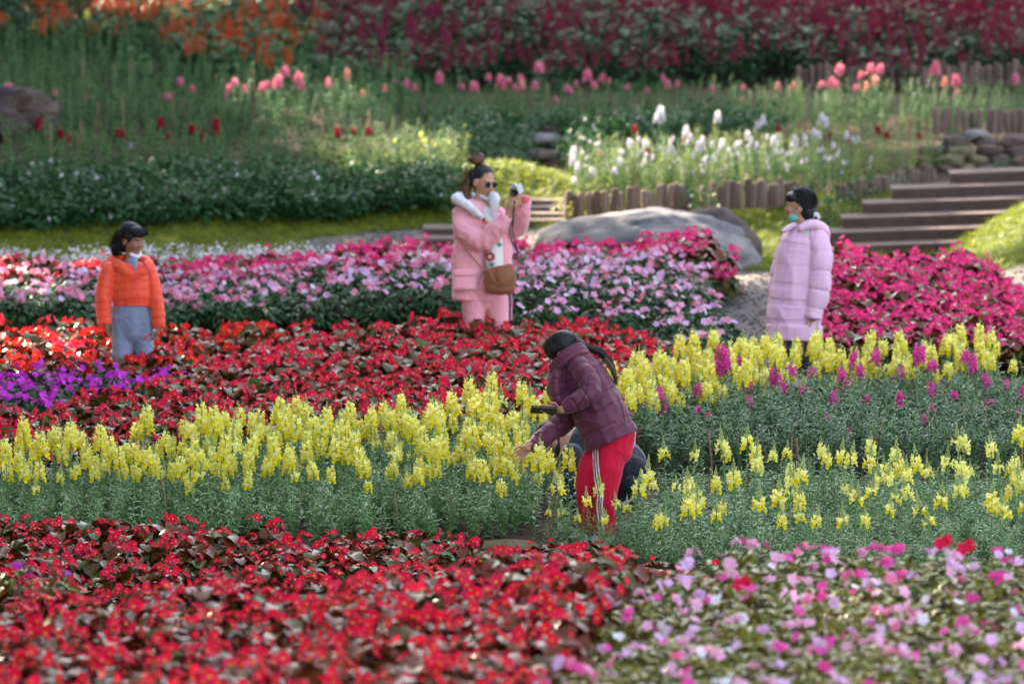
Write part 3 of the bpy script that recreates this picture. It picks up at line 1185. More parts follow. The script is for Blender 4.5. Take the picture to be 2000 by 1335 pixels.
# dark leafy bed with magenta spikes
MB_ = [(1290, 34.4), (1240, 35.3), (1290, 36.0), (1600, 36.6), (2080, 36.8), (2080, 34.6), (1700, 34.3)]
MLEAFY = [leafy(random.uniform(.34, .42), 34, 'mleaf', L0=.062, wd=.014, bushy=5) for _ in range(5)]
x, y, z, px, D = sample(MB_, .12)
mass('dark_snapdragon_foliage', 'dense dark green leafy bed behind the budding yellow snapdragons', MLEAFY, x, y, z, 'foliage', .85, 1.1, .12)
mags = [(1287, 800, 35.3), (1318, 770, 35.3), (1378, 752, 35.6), (1383, 790, 35.4), (1404, 680, 36.3), (1412, 700, 36.2), (1432, 695, 36.3), (1380, 808, 35.2), (1451, 745, 35.9),
        (1494, 735, 36.1), (1506, 750, 36), (1534, 705, 36.4), (1536, 722, 36.2), (1617, 780, 35.5), (1617, 810, 35.2), (1638, 742, 36.2), (1640, 730, 36.3), (1655, 850, 34.8),
        (1688, 715, 36.5), (1682, 770, 35.8), (1738, 725, 36.5), (1755, 778, 35.6), (1770, 780, 35.6), (1790, 665, 36.7), (1798, 680, 36.6), (1812, 760, 36), (1822, 790, 35.6),
        (1833, 700, 36.5), (1806, 820, 35.2), (1896, 710, 36.5), (1896, 800, 35.5), (1930, 780, 35.8), (1933, 790, 35.7), (1945, 745, 36.2), (1965, 750, 36.2), (1990, 730, 36.4),
        (1994, 810, 35.3), (1992, 770, 35.8), (1460, 700, 36.6), (1570, 715, 36.6), (1700, 690, 36.8), (1655, 700, 36.7), (1880, 690, 36.8), (1585, 750, 36), (1480, 780, 35.6), (1722, 872, 34.7), (1244, 850, 35.3), (1870, 765, 35.9)]
for i, (px, py, D) in enumerate(mags):
    p = W(px, py, D)
    g = hz1(p.x, p.y)
    a = MG[i % 4]
    s = (p.z - g + .05) / (a['h'] + .12)
    snapdragon(p.x, p.y, g, a, 'single magenta snapdragon head low against the dark green leaves' if py > 840 else
               ('magenta snapdragon ' + ('with a tall spike ' if i % 4 == 1 else 'with a stubby head ' if i % 4 == 3 else '') + ('just right of the maroon jacket' if px < 1400 else 'at the corner beside the gravel path' if px < 1470 else 'below the lilac coat' if px < 1620 else 'before the yellow row' if px < 1860 else 'near the right edge')),
               'magenta snapdragons over the dark bed', s, True, 'magenta')

# named spikes beside the reaching hand, and the small low bloom
for i, (px, py, D) in enumerate(((1012, 838, 32.9), (1030, 850, 33.0), (1000, 870, 32.8), (1042, 868, 32.25), (1085, 862, 32.6), (1110, 868, 32.6), (962, 905, 32.4), (985, 915, 32.4))):
    p = W(px, py, D)
    g = hz1(p.x, p.y)
    snapdragon(p.x, p.y, g, YS[i % 5], 'yellow snapdragon spike ' + ('standing before the reaching maroon cuff' if i == 3 else 'below the maroon sleeve, before the crouching person' if i in (4, 5) else 'just left of the reaching hand'), 'yellow spikes around the reaching hand', (p.z - g) / .46, True)

for i, (px, py, D) in enumerate(((1062, 990, 32.2), (1096, 975, 32.15), (1150, 962, 32.1), (1188, 985, 32.0), (1168, 1000, 31.9), (1222, 965, 32.2), (1128, 1000, 32.0))):
    p = W(px, py, D)
    g = hz1(p.x, p.y)
    snapdragon(p.x, p.y, g, YB[(i * 2 + 1) % 4], 'young green budding snapdragon ' + ('below the maroon sleeve, left of the legs' if i < 1 else 'left of the red trousers' if i < 2 else 'right of the red trousers' if i == 5 else 'before the red trousers'), 'young snapdragons at the feet of the girl', (p.z - g) / .42, True)

# stakes
STK = stick([(0, 0, 0), (.004, 0, .2), (0, .003, .42)], .007, .006, 'stake', 5).mesh('stake')
for i, (px, py, D) in enumerate(((1068, 975, 32.5), (778, 985, 32.5), (877, 985, 32.5), (582, 975, 32.6), (730, 960, 32.9), (328, 955, 32.7), (1392, 860, 34.4), (1443, 865, 34.5), (1634, 865, 34.4), (1708, 862, 34.35),
                                 (1717, 838, 34.6), (1766, 900, 34.2), (1803, 895, 34.3), (1541, 870, 34.4), (1992, 870, 34.4), (1560, 875, 34.4), (1915, 835, 34.9))):
    p = W(px, py, D)
    g = hz1(p.x, p.y)
    o = link('plant_stake', STK)
    o.location = (p.x, p.y, g - .02)
    o.rotation_euler = (random.gauss(0, .06), random.gauss(0, .08), 0)
    hh = max(.12, p.z - g + .08)
    o.scale = (1, 1, hh / .42)
    tag(o, 'thin brown wooden stake ' + ('beside the red trousers under the maroon sleeve' if i == 0 else 'among the leaves under the yellow band' if i < 6 else 'in front of the dark leafy bed with magenta flowers'), 'stake', 'plant stakes')

# ================================================================== BACK BEDS
# red begonias behind the yellow band
BR = [beg_full(i, 'bred', k) for i, k in enumerate((3, 2, 4, 2, 3))]
BO = [beg_full(i, 'borange', 3) for i in range(5)]
BPK = [beg_full(i, 'bpink', 5) for i in range(5)]
BC = [beg_full(i, 'bcoral', 3) for i in range(5)]
x, y, z, px, D = sample([(-80, 34.5), (-80, 36.0), (110, 36.2), (360, 37.0), (400, 38.6), (620, 39.7), (900, 39.9), (1180, 39.9), (1400, 38.3), (1420, 36.9), (1200, 35.9), (1080, 35.9), (860, 35.6), (500, 35.0), (20, 34.2)], .185)
mass('red_begonia_bed', 'broad bed of red begonias between the yellow snapdragons and the woman in pink', BR, x, y, z, sz=np.full(len(x), 1.05))
x, y, z, px, D = sample([(-80, 37.5), (-80, 39.7), (500, 39.9), (620, 39.8), (400, 38.5), (340, 37.6)], .185)
k = (px < 330)
mass('orange_begonia_bed', 'orange red begonias around the legs of the girl in the orange jacket', BO + BR[:2], x, y, z, sz=np.full(len(x), 1.05))
x, y, z, px, D = sample([(-80, 35.9), (-80, 37.6), (345, 37.6), (330, 36.9), (100, 36.1)], .16)
mass('violet_flower_bed', 'bright violet impatiens patch at the left edge', [imp_full('gleaf', i, ['violet', 'violet', 'mag'] if i == 1 else ['violet'], 6) for i in range(4)], x, y, z + .03, sz=np.full(len(x), .95))
# far pink impatiens left, and its upright green front
x, y, z, px, D = sample([(-80, 40.7), (-80, 42.4), (900, 42.4), (900, 40.7)], .17)
up = .05 + .05 * sstep(40.7, 41.6, D) + .10 * sstep(450, 850, px)
cols = [['lpink', 'pink'], ['lilac', 'lpink'], ['lpink', 'pink'], ['lilac', 'pink', 'white']]
mass('pink_impatiens_bed', 'pale pink and lilac impatiens behind the girl in the orange jacket', [imp_full('gleaf', i, cols[i], 4) for i in range(4)], x, y, z + up, sz=np.full(len(x), 1.0))
GB = [imp_base('gleaf', 40, .13, .17) for _ in range(3)]
mass('impatiens_foliage', 'dark green leaves under the pale pink impatiens', GB + [imp_full('gleaf', 0, ['lpink'], 2)], x, y, z + .02, 'foliage', sz=np.full(len(x), 1.15))
x, y, z, px, D = sample([(-80, 41.9), (-80, 42.9), (330, 42.9), (900, 43.3), (900, 42.0), (400, 42.0)], .17)
k = px < 330
mass('deep_pink_begonia_row', 'deep pink begonias along the back of the pale impatiens, left of the woman', BPK, x[~k], y[~k], z[~k] + .05 + .11 * sstep(450, 850, px[~k]), sz=np.full((~k).sum(), 1.0))
mass('coral_begonia_row', 'coral pink begonias glinting at the left edge behind the orange jacket', BC, x[k], y[k], z[k] + .07, sz=np.full(k.sum(), 1.0))
# white strip
WF = []
for i in range(4):
    t = Tm()
    for j in range(26):
        a = random.uniform(0, 6.28); r = .11 * math.sqrt(random.random())
        t.put(random.choice(ILEAF['gleaf']), R3(rz=a, rx=random.uniform(0, 1), s=.7, loc=(r * math.cos(a), r * math.sin(a), random.uniform(.03, .2))))
    for j in range(44):
        a = random.uniform(0, 6.28); r = .12 * math.sqrt(random.random())
        t.put(IF['white'][j % 3], R3(rz=a, rx=-random.uniform(.1, 1.2), s=.42, loc=(r * math.cos(a), r * math.sin(a), .2 + random.uniform(-.05, .05))))
    WF.append(t)
x, y, z, px, D = sample([(-80, 43.3), (-80, 44.0), (500, 44.1), (740, 44.0), (700, 43.4)], .19)
mass('white_flower_strip', 'strip of small white flowers behind the pink ones at the left', WF, x, y, z - .0)
# middle mound (impatiens) with deep pink begonias behind
x, y, z, px, D = sample([(1000, 40.0), (1180, 39.9), (1400, 39.0), (1425, 39.9), (1385, 41.0), (1350, 42.4), (1000, 42.4)], .165)
up = .03 + .21 * sstep(39.2, 41.0, D) * (1 - .8 * sstep(1300, 1425, px))
mass('pink_impatiens_mound', 'mound of pale pink, white and lilac impatiens right of the woman', [imp_full('gleaf', i, c, 5) for i, c in enumerate((['lpink', 'pink', 'bpink'], ['white', 'lilac', 'lpink'], ['lpink', 'lilac', 'pink'], ['pink', 'mag', 'lpink'], ['white', 'lpink', 'lilac']))], x, y, z + up, sz=np.full(len(x), .95))
mass('impatiens_foliage', 'dark leaves under the mound of pale impatiens', GB, x, y, z + up * .4 - .02, 'foliage', sz=np.full(len(x), 1.1))
x, y, z, px, D = sample([(1000, 42.3), (1340, 42.2), (1425, 42.3), (1425, 43.2), (1000, 43.4)], .17)
up = (.15 + .10 * np.exp(-((px - 1340) / 60) ** 2)) * (1 - .85 * sstep(1370, 1425, px))
mass('deep_pink_begonia_row', 'deep pink begonias in front of the large boulder', BPK, x, y, z + up, sz=np.full(len(x), 1.0))
mass('begonia_foliage', 'dark leaves under the deep pink begonias by the boulder', GB, x, y, z, 'foliage', sz=np.full(len(x), 1.1))
# right mound
x, y, z, px, D = sample([(1600, 39.0), (2090, 38.9), (2090, 40.4), (1990, 41.4), (1900, 42.2), (1640, 42.3), (1590, 41)], .16)
def mound_r(px, D):
    return .17 * sstep(38.8, 41.2, D) * (1 - sstep(1880, 2010, px)) + .06
up = mound_r(px, D)
mass('pink_begonia_mound', 'high mound of bright pink begonias right of the girl in the lilac coat', BPK, x, y, z + up, sz=np.full(len(x), .95))
x, y, z, px, D = sample([(1600, 38.9), (2090, 38.8), (2090, 40.4), (1990, 41.5), (1900, 42.3), (1640, 42.4), (1590, 41)], .14)
t = Tm()
mass('begonia_foliage', 'bronze leaves inside the bright pink begonia mound', [beg_full(i, 'bpink', 2) for i in range(3)], x, y, z + mound_r(px, D) * .55, 'foliage')

# ================================================================== HILLSIDE PLANTING
def leafclump(mk, n, R, L, wd, hh, seg=2, fl=None, nfl=0, fs=.5):
    t = Tm()
    lv = [blade(L * q, wd, seg, .25, .3, mk) for q in (.8, 1, 1.2)]
    for i in range(n):
        a = random.uniform(0, 6.28); r = R * math.sqrt(random.random())
        t.put(random.choice(lv), R3(rz=random.uniform(0, 6.28), rx=random.uniform(-.2, 1.1), ry=random.uniform(-.5, .5), loc=(r * math.cos(a), r * math.sin(a), random.uniform(0, hh))), random.uniform(0, .7))
    for i in range(nfl):
        a = random.uniform(0, 6.28); r = R * math.sqrt(random.random())
        t.put(random.choice(IF[fl]), R3(rz=a, rx=random.uniform(-1.3, 1.3), s=fs, loc=(r * math.cos(a), r * math.sin(a), hh * random.uniform(.6, 1.15))))
    return t


BK = [leafclump('bank', 60, .16, .055, .03, .16, 2) for _ in range(4)]
BKW = [leafclump('bank', 55, .16, .055, .03, .16, 2, 'white', 2, .55) for _ in range(3)]
# bank of green bushes at the left: a raised hump planted on its surface
x, y, z, px, D = sample([(-90, 46.3), (-90, 47.7), (860, 47.7), (905, 47.2), (870, 46.9), (700, 46.6), (300, 46.4)], .15)
def bankz(px, D):
    return .09 * sstep(46.0, 47.2, D) * (1 - sstep(820, 920, px) * .5)
up = bankz(px, D)
mass('green_bank', 'long bank of dense green leaves dotted with tiny white flowers', BK + BKW, x, y, z + up, 'shrubbery', .8, 1.2, .3)
mass('green_bank', 'lower leaves filling the long green bank', BK, x, y, z + up * .45, 'shrubbery', .8, 1.2, .3)
# bushes right of the bank, around the outcrop
x, y, z, px, D = sample([(880, 49.2), (1130, 49.2), (1200, 50.3), (1500, 50.6), (1500, 51.2), (880, 51.2)], .15)
k = ~((px > 1030) & (px < 1100) & (D < 50.9))
mass('green_bank', 'green bushes around the small stone outcrop behind the woman', BK + BKW[:1], x[k], y[k], z[k] + .10 * sstep(49.3, 50.5, D[k]), 'shrubbery', .8, 1.2, .3)
# ivy tufts along the palings
for i, (px, py, D, s) in enumerate(((1362, 385, 46.4, 1.0), (1590, 385, 46.8, 1.1), (1640, 400, 46.6, 1.1), (1680, 365, 46.9, .9), (1762, 362, 47.2, .8), (1590, 420, 46.5, .8), (1630, 440, 46.2, .7), (1845, 300, 49.0, .7), (1960, 330, 49.0, .9), (1790, 345, 48.4, .8), (1865, 262, 49.6, .6))):
    p = W(px, py, D)
    o = link('bush', BK[i % 4].mesh('bush'))
    o.location = (p.x, p.y, p.z - .12 * s); o.scale = (s, s, s * 1.3)
    tag(o, ['round green bush between the two rows of palings, above the boulder', 'leafy green bush above the head of the girl in lilac', 'green bush right behind the dark haired head of the girl in lilac',
            'small green bush climbing the palings right of the girl in lilac', 'small green bush at the top left corner of the steps', 'low green tuft on the lawn left of the lilac girl\'s head', 'low green tuft at the left end of the wooden steps', 'green tuft growing out of the left half of the stone wall', 'green bush before the right half of the stone wall', 'small bush where the log palings meet the stone wall', 'little tuft on top of the stone wall'][i], 'bush')
p = W(1098, 410, 46.0)
M['ybush'] = mat('yellow_leaf', (.36, .34, .05), (.45, .40, .10), .5, .3, .4, rnd=1)
o = link('bush', leafclump('ybush', 50, .1, .05, .02, .2).mesh('bush'))
o.location = (p.x, p.y, p.z - .1)
tag(o, 'small yellow bush at the left end of the log edging', 'bush')

# rows of tall leafy snapdragons (not yet in flower) on the terraces
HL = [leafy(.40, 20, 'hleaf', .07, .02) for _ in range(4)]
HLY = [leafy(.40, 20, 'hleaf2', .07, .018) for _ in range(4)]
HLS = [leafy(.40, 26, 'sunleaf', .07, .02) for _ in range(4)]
def row(poly, sp, temps, name, label, sz=1.0, tilt=.1, up=0):
    x, y, z, px, D = sample(poly, sp)
    mass(name, label, temps, x, y, z + up, 'foliage', .85, 1.15, tilt, np.full(len(x), sz))


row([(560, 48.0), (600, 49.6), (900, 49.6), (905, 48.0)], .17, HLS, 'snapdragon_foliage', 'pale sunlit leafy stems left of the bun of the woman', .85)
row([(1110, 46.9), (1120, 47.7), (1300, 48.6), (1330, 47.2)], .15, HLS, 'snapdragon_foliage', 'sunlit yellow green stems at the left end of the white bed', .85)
row([(-90, 48.2), (-90, 49.8), (900, 49.8), (900, 48.2)], .135, HL + HLY[:1], 'snapdragon_foliage', 'tall green snapdragon rows above the green bank', .95)
row([(-90, 51.0), (-90, 53.2), (900, 53.2), (900, 51.0)], .15, HL, 'snapdragon_foliage', 'second terrace of green snapdragon stems at the left', .95)
row([(900, 51.2), (900, 53.2), (2090, 53.2), (2090, 51.2)], .15, HL + HLY[:2], 'snapdragon_foliage', 'terrace of green stems under the tall pink snapdragons', .85)
row([(-90, 53.5), (-90, 57.5), (330, 57.5), (360, 55.3), (800, 55.6), (800, 53.5)], .16, HL, 'snapdragon_foliage', 'third terrace of dark green stems at the upper left', .95)
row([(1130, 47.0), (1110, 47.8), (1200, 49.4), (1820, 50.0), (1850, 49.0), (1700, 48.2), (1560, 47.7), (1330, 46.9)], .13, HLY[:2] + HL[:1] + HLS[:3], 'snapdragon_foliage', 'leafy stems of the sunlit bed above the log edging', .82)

# flower heads on the terraces
AH = {c: snap_assets(c, [(.42, 16, .10, 1), (.46, 18, .11, 1), (.40, 12, .08, 1)], 'hleaf', 'ybud') for c in ('pink', 'peach', 'crimson', 'white', 'yellow', 'pale')}


def heads(lst, fk, lab, group, big=1.35):
    if fk != 'pink':
        x = []; mm = []
        for px, py, D in lst:
            p = W(px, py, D)
            g = hz1(p.x, p.y)
            s = max(.4, (p.z - g + .04) / .48)
            m = R3(rz=random.uniform(0, 6.28), s=s)
            m.translation = (p.x, p.y, g)
            mm.append([list(m[0]), list(m[1]), list(m[2])])
        temps = []
        for q in AH[fk]:
            t2 = Tm()
            t2.put(q['short'], Matrix())
            t2.put(q['spt'], Matrix.Translation((0, 0, q['h'] - .03)) @ Matrix.Scale(big, 4))
            temps.append(t2)
        me = build_mesh('far_snapdragons', temps, RNG.integers(0, len(temps), len(mm)), np.array(mm), RNG.uniform(0, .5, len(mm)))
        tag(link('far_snapdragons', me), group + ', small in the distance', 'flowers', None, 'stuff')
        return
    for px, py, D in lst:
        p = W(px, py, D)
        g = hz1(p.x, p.y)
        a = random.choice(AH[fk])
        r = snapdragon(p.x, p.y, g, a, lab(px, py) if callable(lab) else lab, group, 1.0, False, fk)
        s = max(.4, (p.z - g + .04) / (a['h'] + .06))
        r.scale = (s, s, s)
        for ch in r.children:
            if ch.name.startswith('flower_spike'):
                q = random.uniform(.7, 1.15) * big
                ch.matrix_local = Matrix.Translation((0, 0, a['h'] - .05)) @ Matrix.Diagonal((q * 1.15, q * 1.15, q * .85, 1))


random.seed(21)
pk = [(28, 160), (108, 180), (168, 187), (110, 232), (330, 182), (352, 150), (362, 200), (380, 170), (440, 185), (443, 165), (462, 145), (467, 168), (520, 155), (542, 150), (557, 133), (572, 145), (505, 163), (585, 157), (640, 150), (645, 158),
      (780, 150), (790, 160), (815, 160), (845, 142), (900, 155), (920, 150), (950, 140), (968, 140), (975, 152), (985, 160), (1003, 140), (1003, 165), (1020, 160), (1040, 142), (1052, 160), (1064, 115), (1118, 160), (1135, 165), (1132, 155), (1145, 135), (1155, 140), (1158, 150), (1185, 152), (1220, 165), (1260, 175), (1283, 145), (1305, 155), (1322, 160),
      (1392, 165), (1445, 165), (1442, 190), (1097, 190), (1610, 155), (1632, 125), (1640, 150), (1645, 155), (1668, 135), (1700, 120), (1720, 128), (1675, 162), (1810, 115), (1874, 145), (1878, 175), (1865, 190), (1982, 148), (563, 232), (1385, 200)]
heads([(a, b, 52.0 + random.uniform(-.5, 1.0)) for a, b in pk], 'pink', lambda p, y: 'tall pink snapdragon, ' + ('high' if y < 146 else 'middle' if y < 163 else 'low') + ' in its row, ' + zone(p, ((250, 'near the dark boulder'), (420, 'above the orange jacket'), (500, 'left terrace'), (600, 'left terrace end'), (700, 'left of the bun'),
      (860, 'just left above the bun'), (960, 'above the bun'), (1030, 'above the silver camera'), (1130, 'over the outcrop'), (1200, 'left over the sunlit bed'), (1350, 'over the sunlit bed'), (1560, 'over the palings'), (1650, 'above the lilac girl'), (1760, 'right of the lilac girl'), (1900, 'above the stone wall'), (9999, 'far right')))
      , 'tall pink snapdragons on the terrace', .82)
heads([(a, b, 51.8) for a, b in ((708, 175), (1020, 160), (546, 160), (678, 150), (752, 170), (1550, 165), (1520, 165), (1710, 145), (1845, 165), (1692, 175))], 'peach', 'tall salmon peach snapdragon between the pink ones on the terrace', 'salmon snapdragons on the terrace', .7)
heads([(a, b, 49.0) for a, b in ((15, 272), (118, 262), (137, 268), (155, 278), (230, 262), (238, 270), (315, 250), (330, 268), (422, 242), (423, 250), (397, 272), (375, 245), (690, 252), (720, 250), (660, 268), (75, 250))], 'crimson', 'dark red snapdragon in the row above the green bank at the left', 'dark red snapdragons at the left', .95)
heads([(882, 222, 51.0), (1240, 262, 49.4), (1338, 278, 48.8), (1345, 272, 48.9), (1172, 300, 48), (1265, 308, 47.6), (1655, 275, 49), (1620, 265, 49.2), (1715, 255, 49.3), (1732, 260, 49.3), (1520, 248, 49.6), (1795, 262, 49.5)], 'crimson',
      lambda p: 'red snapdragon ' + ('standing alone above the bun of the woman' if p < 1000 else 'in the sunlit bed of white and yellow flowers' if p < 1500 else 'in the white bed near the stone wall'), 'red snapdragons in the sunlit bed', .9)
heads([(1285, 222, 49.5), (1290, 218, 49.5), (1402, 228, 49.6), (1490, 243, 49.6), (1480, 240, 49.7), (1612, 238, 49.7), (1605, 232, 49.7), (1365, 285, 48), (1370, 292, 48), (1260, 275, 48.3), (1340, 265, 48.6), (1460, 265, 49), (1375, 320, 47.6), (1372, 335, 47.4), (1120, 305, 47.2),
       (1118, 320, 47.1), (1128, 335, 47.0), (1155, 330, 47.1), (1160, 345, 47), (1122, 350, 46.9), (1510, 268, 48.8), (255, 283, 49), (1210, 310, 47.3), (1200, 330, 47.1), (1440, 300, 48), (1410, 290, 48.2), (1555, 300, 48.3)], 'white',
      lambda p: 'white snapdragon ' + ('alone among green stems at the left' if p < 600 else 'at the bright left end of the sunlit bed' if p < 1220 else 'in the middle of the sunlit bed' if p < 1450 else 'in the shadier right part of the white bed'), 'white snapdragons in the sunlit bed', .9)
heads([(a, b, 57.5) for a, b in ((65, 52), (122, 75), (170, 35), (168, 72), (206, 48), (214, 66), (247, 72), (296, 80), (332, 55), (340, 32), (353, 62), (555, 50), (492, 55))], 'yellow', 'greenish yellow snapdragon high on the shaded slope at the upper left', 'yellow snapdragons at the upper left', .9)
heads([(random.uniform(1115, 1720), random.uniform(262, 335), random.uniform(47.3, 49)) for _ in range(95)], 'white', 'w', 'small white snapdragons scattered through the sunlit bed', .5)
heads([(random.uniform(1115, 1650), random.uniform(275, 345), random.uniform(47.0, 48.8)) for _ in range(70)], 'white', 'w', 'small white blooms low among the stems of the sunlit bed', .42)
heads([(random.uniform(720, 890), random.uniform(265, 320), 48.5) for _ in range(9)], 'pale', 'pale yellow sunlit snapdragon left of the bun of the woman', 'sunlit pale snapdragons', .4)

# fern-like plant and stakes omitted where not visible; bamboo stakes on terraces
STK2 = stick([(0, 0, 0), (0, .003, .5)], .008, .007, 'stake', 5).mesh('stake')
for i, (px, py, D) in enumerate(((170, 130, 53.5), (225, 140, 53.5), (250, 130, 53.6), (187, 215, 51.2), (245, 205, 51.2), (100, 260, 48.8), (155, 255, 48.8), (335, 195, 51.2), (568, 270, 49), (630, 230, 50.9), (605, 255, 49.2),
                                 (1070, 180, 52), (1135, 185, 52), (1560, 260, 49.8), (1780, 250, 50), (1810, 240, 50), (1690, 260, 49.5), (1660, 250, 49.6), (720, 230, 50.8), (500, 150, 53.4))):
    p = W(px, py, D)
    g = hz1(p.x, p.y)
    o = link('plant_stake', STK2)
    o.location = (p.x, p.y, g - .02)
    o.rotation_euler = (random.gauss(0, .03), random.gauss(0, .04), 0)
    o.scale = (1, 1, max(.3, (p.z - g + .1) / .5))
    tag(o, 'bleached bamboo stake ' + ('in the leafy rows at the left' if px < 800 else 'among the tall stems at the right'), 'stake', 'bamboo stakes on the terraces')

# plume beds at the top
def plume(mk, leafk, n=5, hh=.34):
    t = Tm()
    t.put(leafclump(leafk, 34, .13, .07, .035, .22), Matrix())
    for i in range(n):
        a = random.uniform(0, 6.28); r = .12 * math.sqrt(random.random())
        h0 = hh * random.uniform(.8, 1.2)
        for k in range(14):
            u = k / 13
            t.put(blobt(.011 * (1.2 - u), .011 * (1.2 - u), .012, mk, n=3), R3(loc=(r * math.cos(a) + random.gauss(0, .008), r * math.sin(a) + random.gauss(0, .008), h0 * (.55 + .45 * u))), random.random() * .3)
    return t


PL = [plume('plum', 'gleaf', k) for k in (4, 2, 5, 3)]
PC = [plume('cplume', 'gleaf', 7) for _ in range(4)]
PO = [plume('salmon', 'bank', 6, .36) for _ in range(4)]
x, y, z, px, D = sample([(600, 55.9), (640, 58.5), (1000, 59.9), (1500, 61), (2090, 61), (2090, 55.5), (1100, 55.3), (700, 55.2)], .17, rough=.8)
red = (RNG.uniform(0, 1, len(x)) + np.clip((D - 57.5) / 2.4, -.7, .8) + np.clip((px - 1200) / 1600, -.5, .4)) > .62
up = .16 * sstep(55.3, 56.5, D)
mass('plum_plume_bed', 'plum purple plumed flowers with grey green leaves along the upper terrace', PL + [leafclump('gleaf', 60, .17, .08, .04, .33)] * 2, x[~red], y[~red], z[~red] + up[~red], sz=np.full((~red).sum(), 1.1))
mass('crimson_plume_bed', 'crimson plumed flowers at the top of the slope', PC + [leafclump('gleaf', 60, .17, .08, .04, .33)], x[red], y[red], z[red] + up[red], sz=np.full(red.sum(), 1.15))
x, y, z, px, D = sample([(350, 54.9), (330, 57), (220, 58.5), (100, 61.5), (1100, 62.5), (1000, 59.8), (640, 58.5), (600, 56.0), (620, 55.2)], .19, rough=1)
mass('orange_plume_bed', 'orange red plumed flowers at the top left of the slope', PO + [leafclump('bank', 60, .16, .08, .04, .33)] * 7, x, y, z + .05, sz=np.full(len(x), 1.1))
row([(-90, 57.5), (-90, 62), (150, 62), (260, 58.6), (300, 57.2)], .17, [leafclump('gleaf', 60, .16, .08, .04, .3) for _ in range(3)] + [PO[0]], 'dark_shrubbery', 'dark green bushes with a few red flowers in the upper left corner')
row([(-200, 61.5), (-200, 66), (2200, 66), (2200, 61.2)], .3, [leafclump('gleaf', 90, .3, .12, .06, .55) for _ in range(3)], 'dark_shrubbery', 'dark hedge along the very top of the slope', 1.2)

# ================================================================== PEOPLE
def fabric(name, c, rough=.75, sheen=.3, weave=220, amt=.12, c2=None, transl=0, spec=.25):
    return mat(name, c, c2 or tuple(v * .86 for v in c), rough, spec, transl, 6, amt, weave, sheen)


M['skin'] = mat('skin', (.50, .27, .18), (.44, .22, .14), .5, .35, scale=14, bump=.05, bscale=120)
M['skin_tan'] = mat('tan_skin', (.34, .165, .095), (.28, .13, .075), .5, .35, scale=14, bump=.05, bscale=120)
M['hair'] = mat('black_hair', (.008, .0075, .010), (.014, .012, .014), .42, .35, scale=60, bump=.4, bscale=160)
M['hairb'] = mat('brown_hair', (.16, .075, .035), (.07, .035, .02), .4, .5, scale=40, bump=.4, bscale=160)
M['eye'] = mat('eye_white', (.7, .68, .66), None, .2, .5)
M['iris'] = mat('iris_dark', (.02, .012, .01), None, .15, .5)
M['lips'] = mat('lips', (.42, .12, .10), None, .45, .4)
M['brow'] = mat('brow', (.03, .02, .018), None, .7, .2)
M['maroon'] = fabric('maroon_nylon', (.125, .024, .056), .5, .12, 300, .10, (.100, .018, .044), spec=.3)
M['maroon_d'] = fabric('maroon_lining', (.05, .016, .03), .7, .1)
M['redpants'] = fabric('red_jersey', (.58, .004, .036), .85, .12, 400, .15, (.52, .004, .032))
M['stripe'] = fabric('white_stripe', (.78, .76, .80), .7, .1)
M['lavshirt'] = fabric('lavender_cotton', (.50, .42, .58), .85, .3)
M['phone'] = mat('phone_black', (.015, .015, .018), None, .15, .6)
M['phonegold'] = mat('phone_case', (.10, .07, .02), (.012, .012, .012), .3, .6, scale=90)
M['wpink'] = fabric('pink_cotton', (.90, .40, .46), .82, .4, 200, .2, (.86, .36, .43))
M['wpinkd'] = fabric('coral_lining', (.78, .15, .18), .8, .3)
M['fur'] = mat('white_fleece', (.82, .82, .86), (.72, .72, .78), .95, .1, scale=40, bump=1, bscale=90, sheen=.6)
M['shirtw'] = fabric('white_print', (.78, .76, .74), .8, .2)
M['bag'] = mat('tan_leather', (.30, .105, .035), (.24, .08, .025), .38, .45, scale=5, bump=.15, bscale=90)
M['strap'] = mat('dark_strap', (.03, .03, .035), None, .6, .3)
M['silver'] = mat('camera_silver', (.55, .56, .60), None, .3, .5, metal=.4)
M['black'] = mat('black_plastic', (.012, .012, .014), None, .25, .5)
M['lilaccoat'] = fabric('lilac_nylon', (.74, .46, .64), .55, .35, 250, .08, (.70, .43, .61), spec=.35)
M['mask'] = fabric('white_mask', (.70, .70, .78), .9, .1)
M['maskteal'] = fabric('teal_mask', (.16, .52, .48), .9, .1)
M['orange'] = fabric('orange_nylon', (.84, .075, .018), .5, .35, 250, .08, (.78, .06, .015), spec=.35)
M['greypants'] = fabric('grey_blue_jersey', (.22, .26, .38), .9, .35)
M['navy'] = fabric('navy_cotton', (.012, .016, .035), .75, .3)
M['greyk'] = fabric('charcoal_cotton', (.016, .018, .028), .8, .1)
M['shoe'] = mat('white_rubber', (.65, .65, .66), None, .5, .4)
M['green_dot'] = mat('green_badge', (.35, .85, .35), None, .5, .4)
M['redprint'] = mat('red_print', (.6, .03, .06), None, .8, .2)
M['tealprint'] = mat('teal_print', (.05, .35, .35), None, .8, .2)
M['goldprint'] = mat('gold_print', (.75, .42, .05), None, .8, .2)


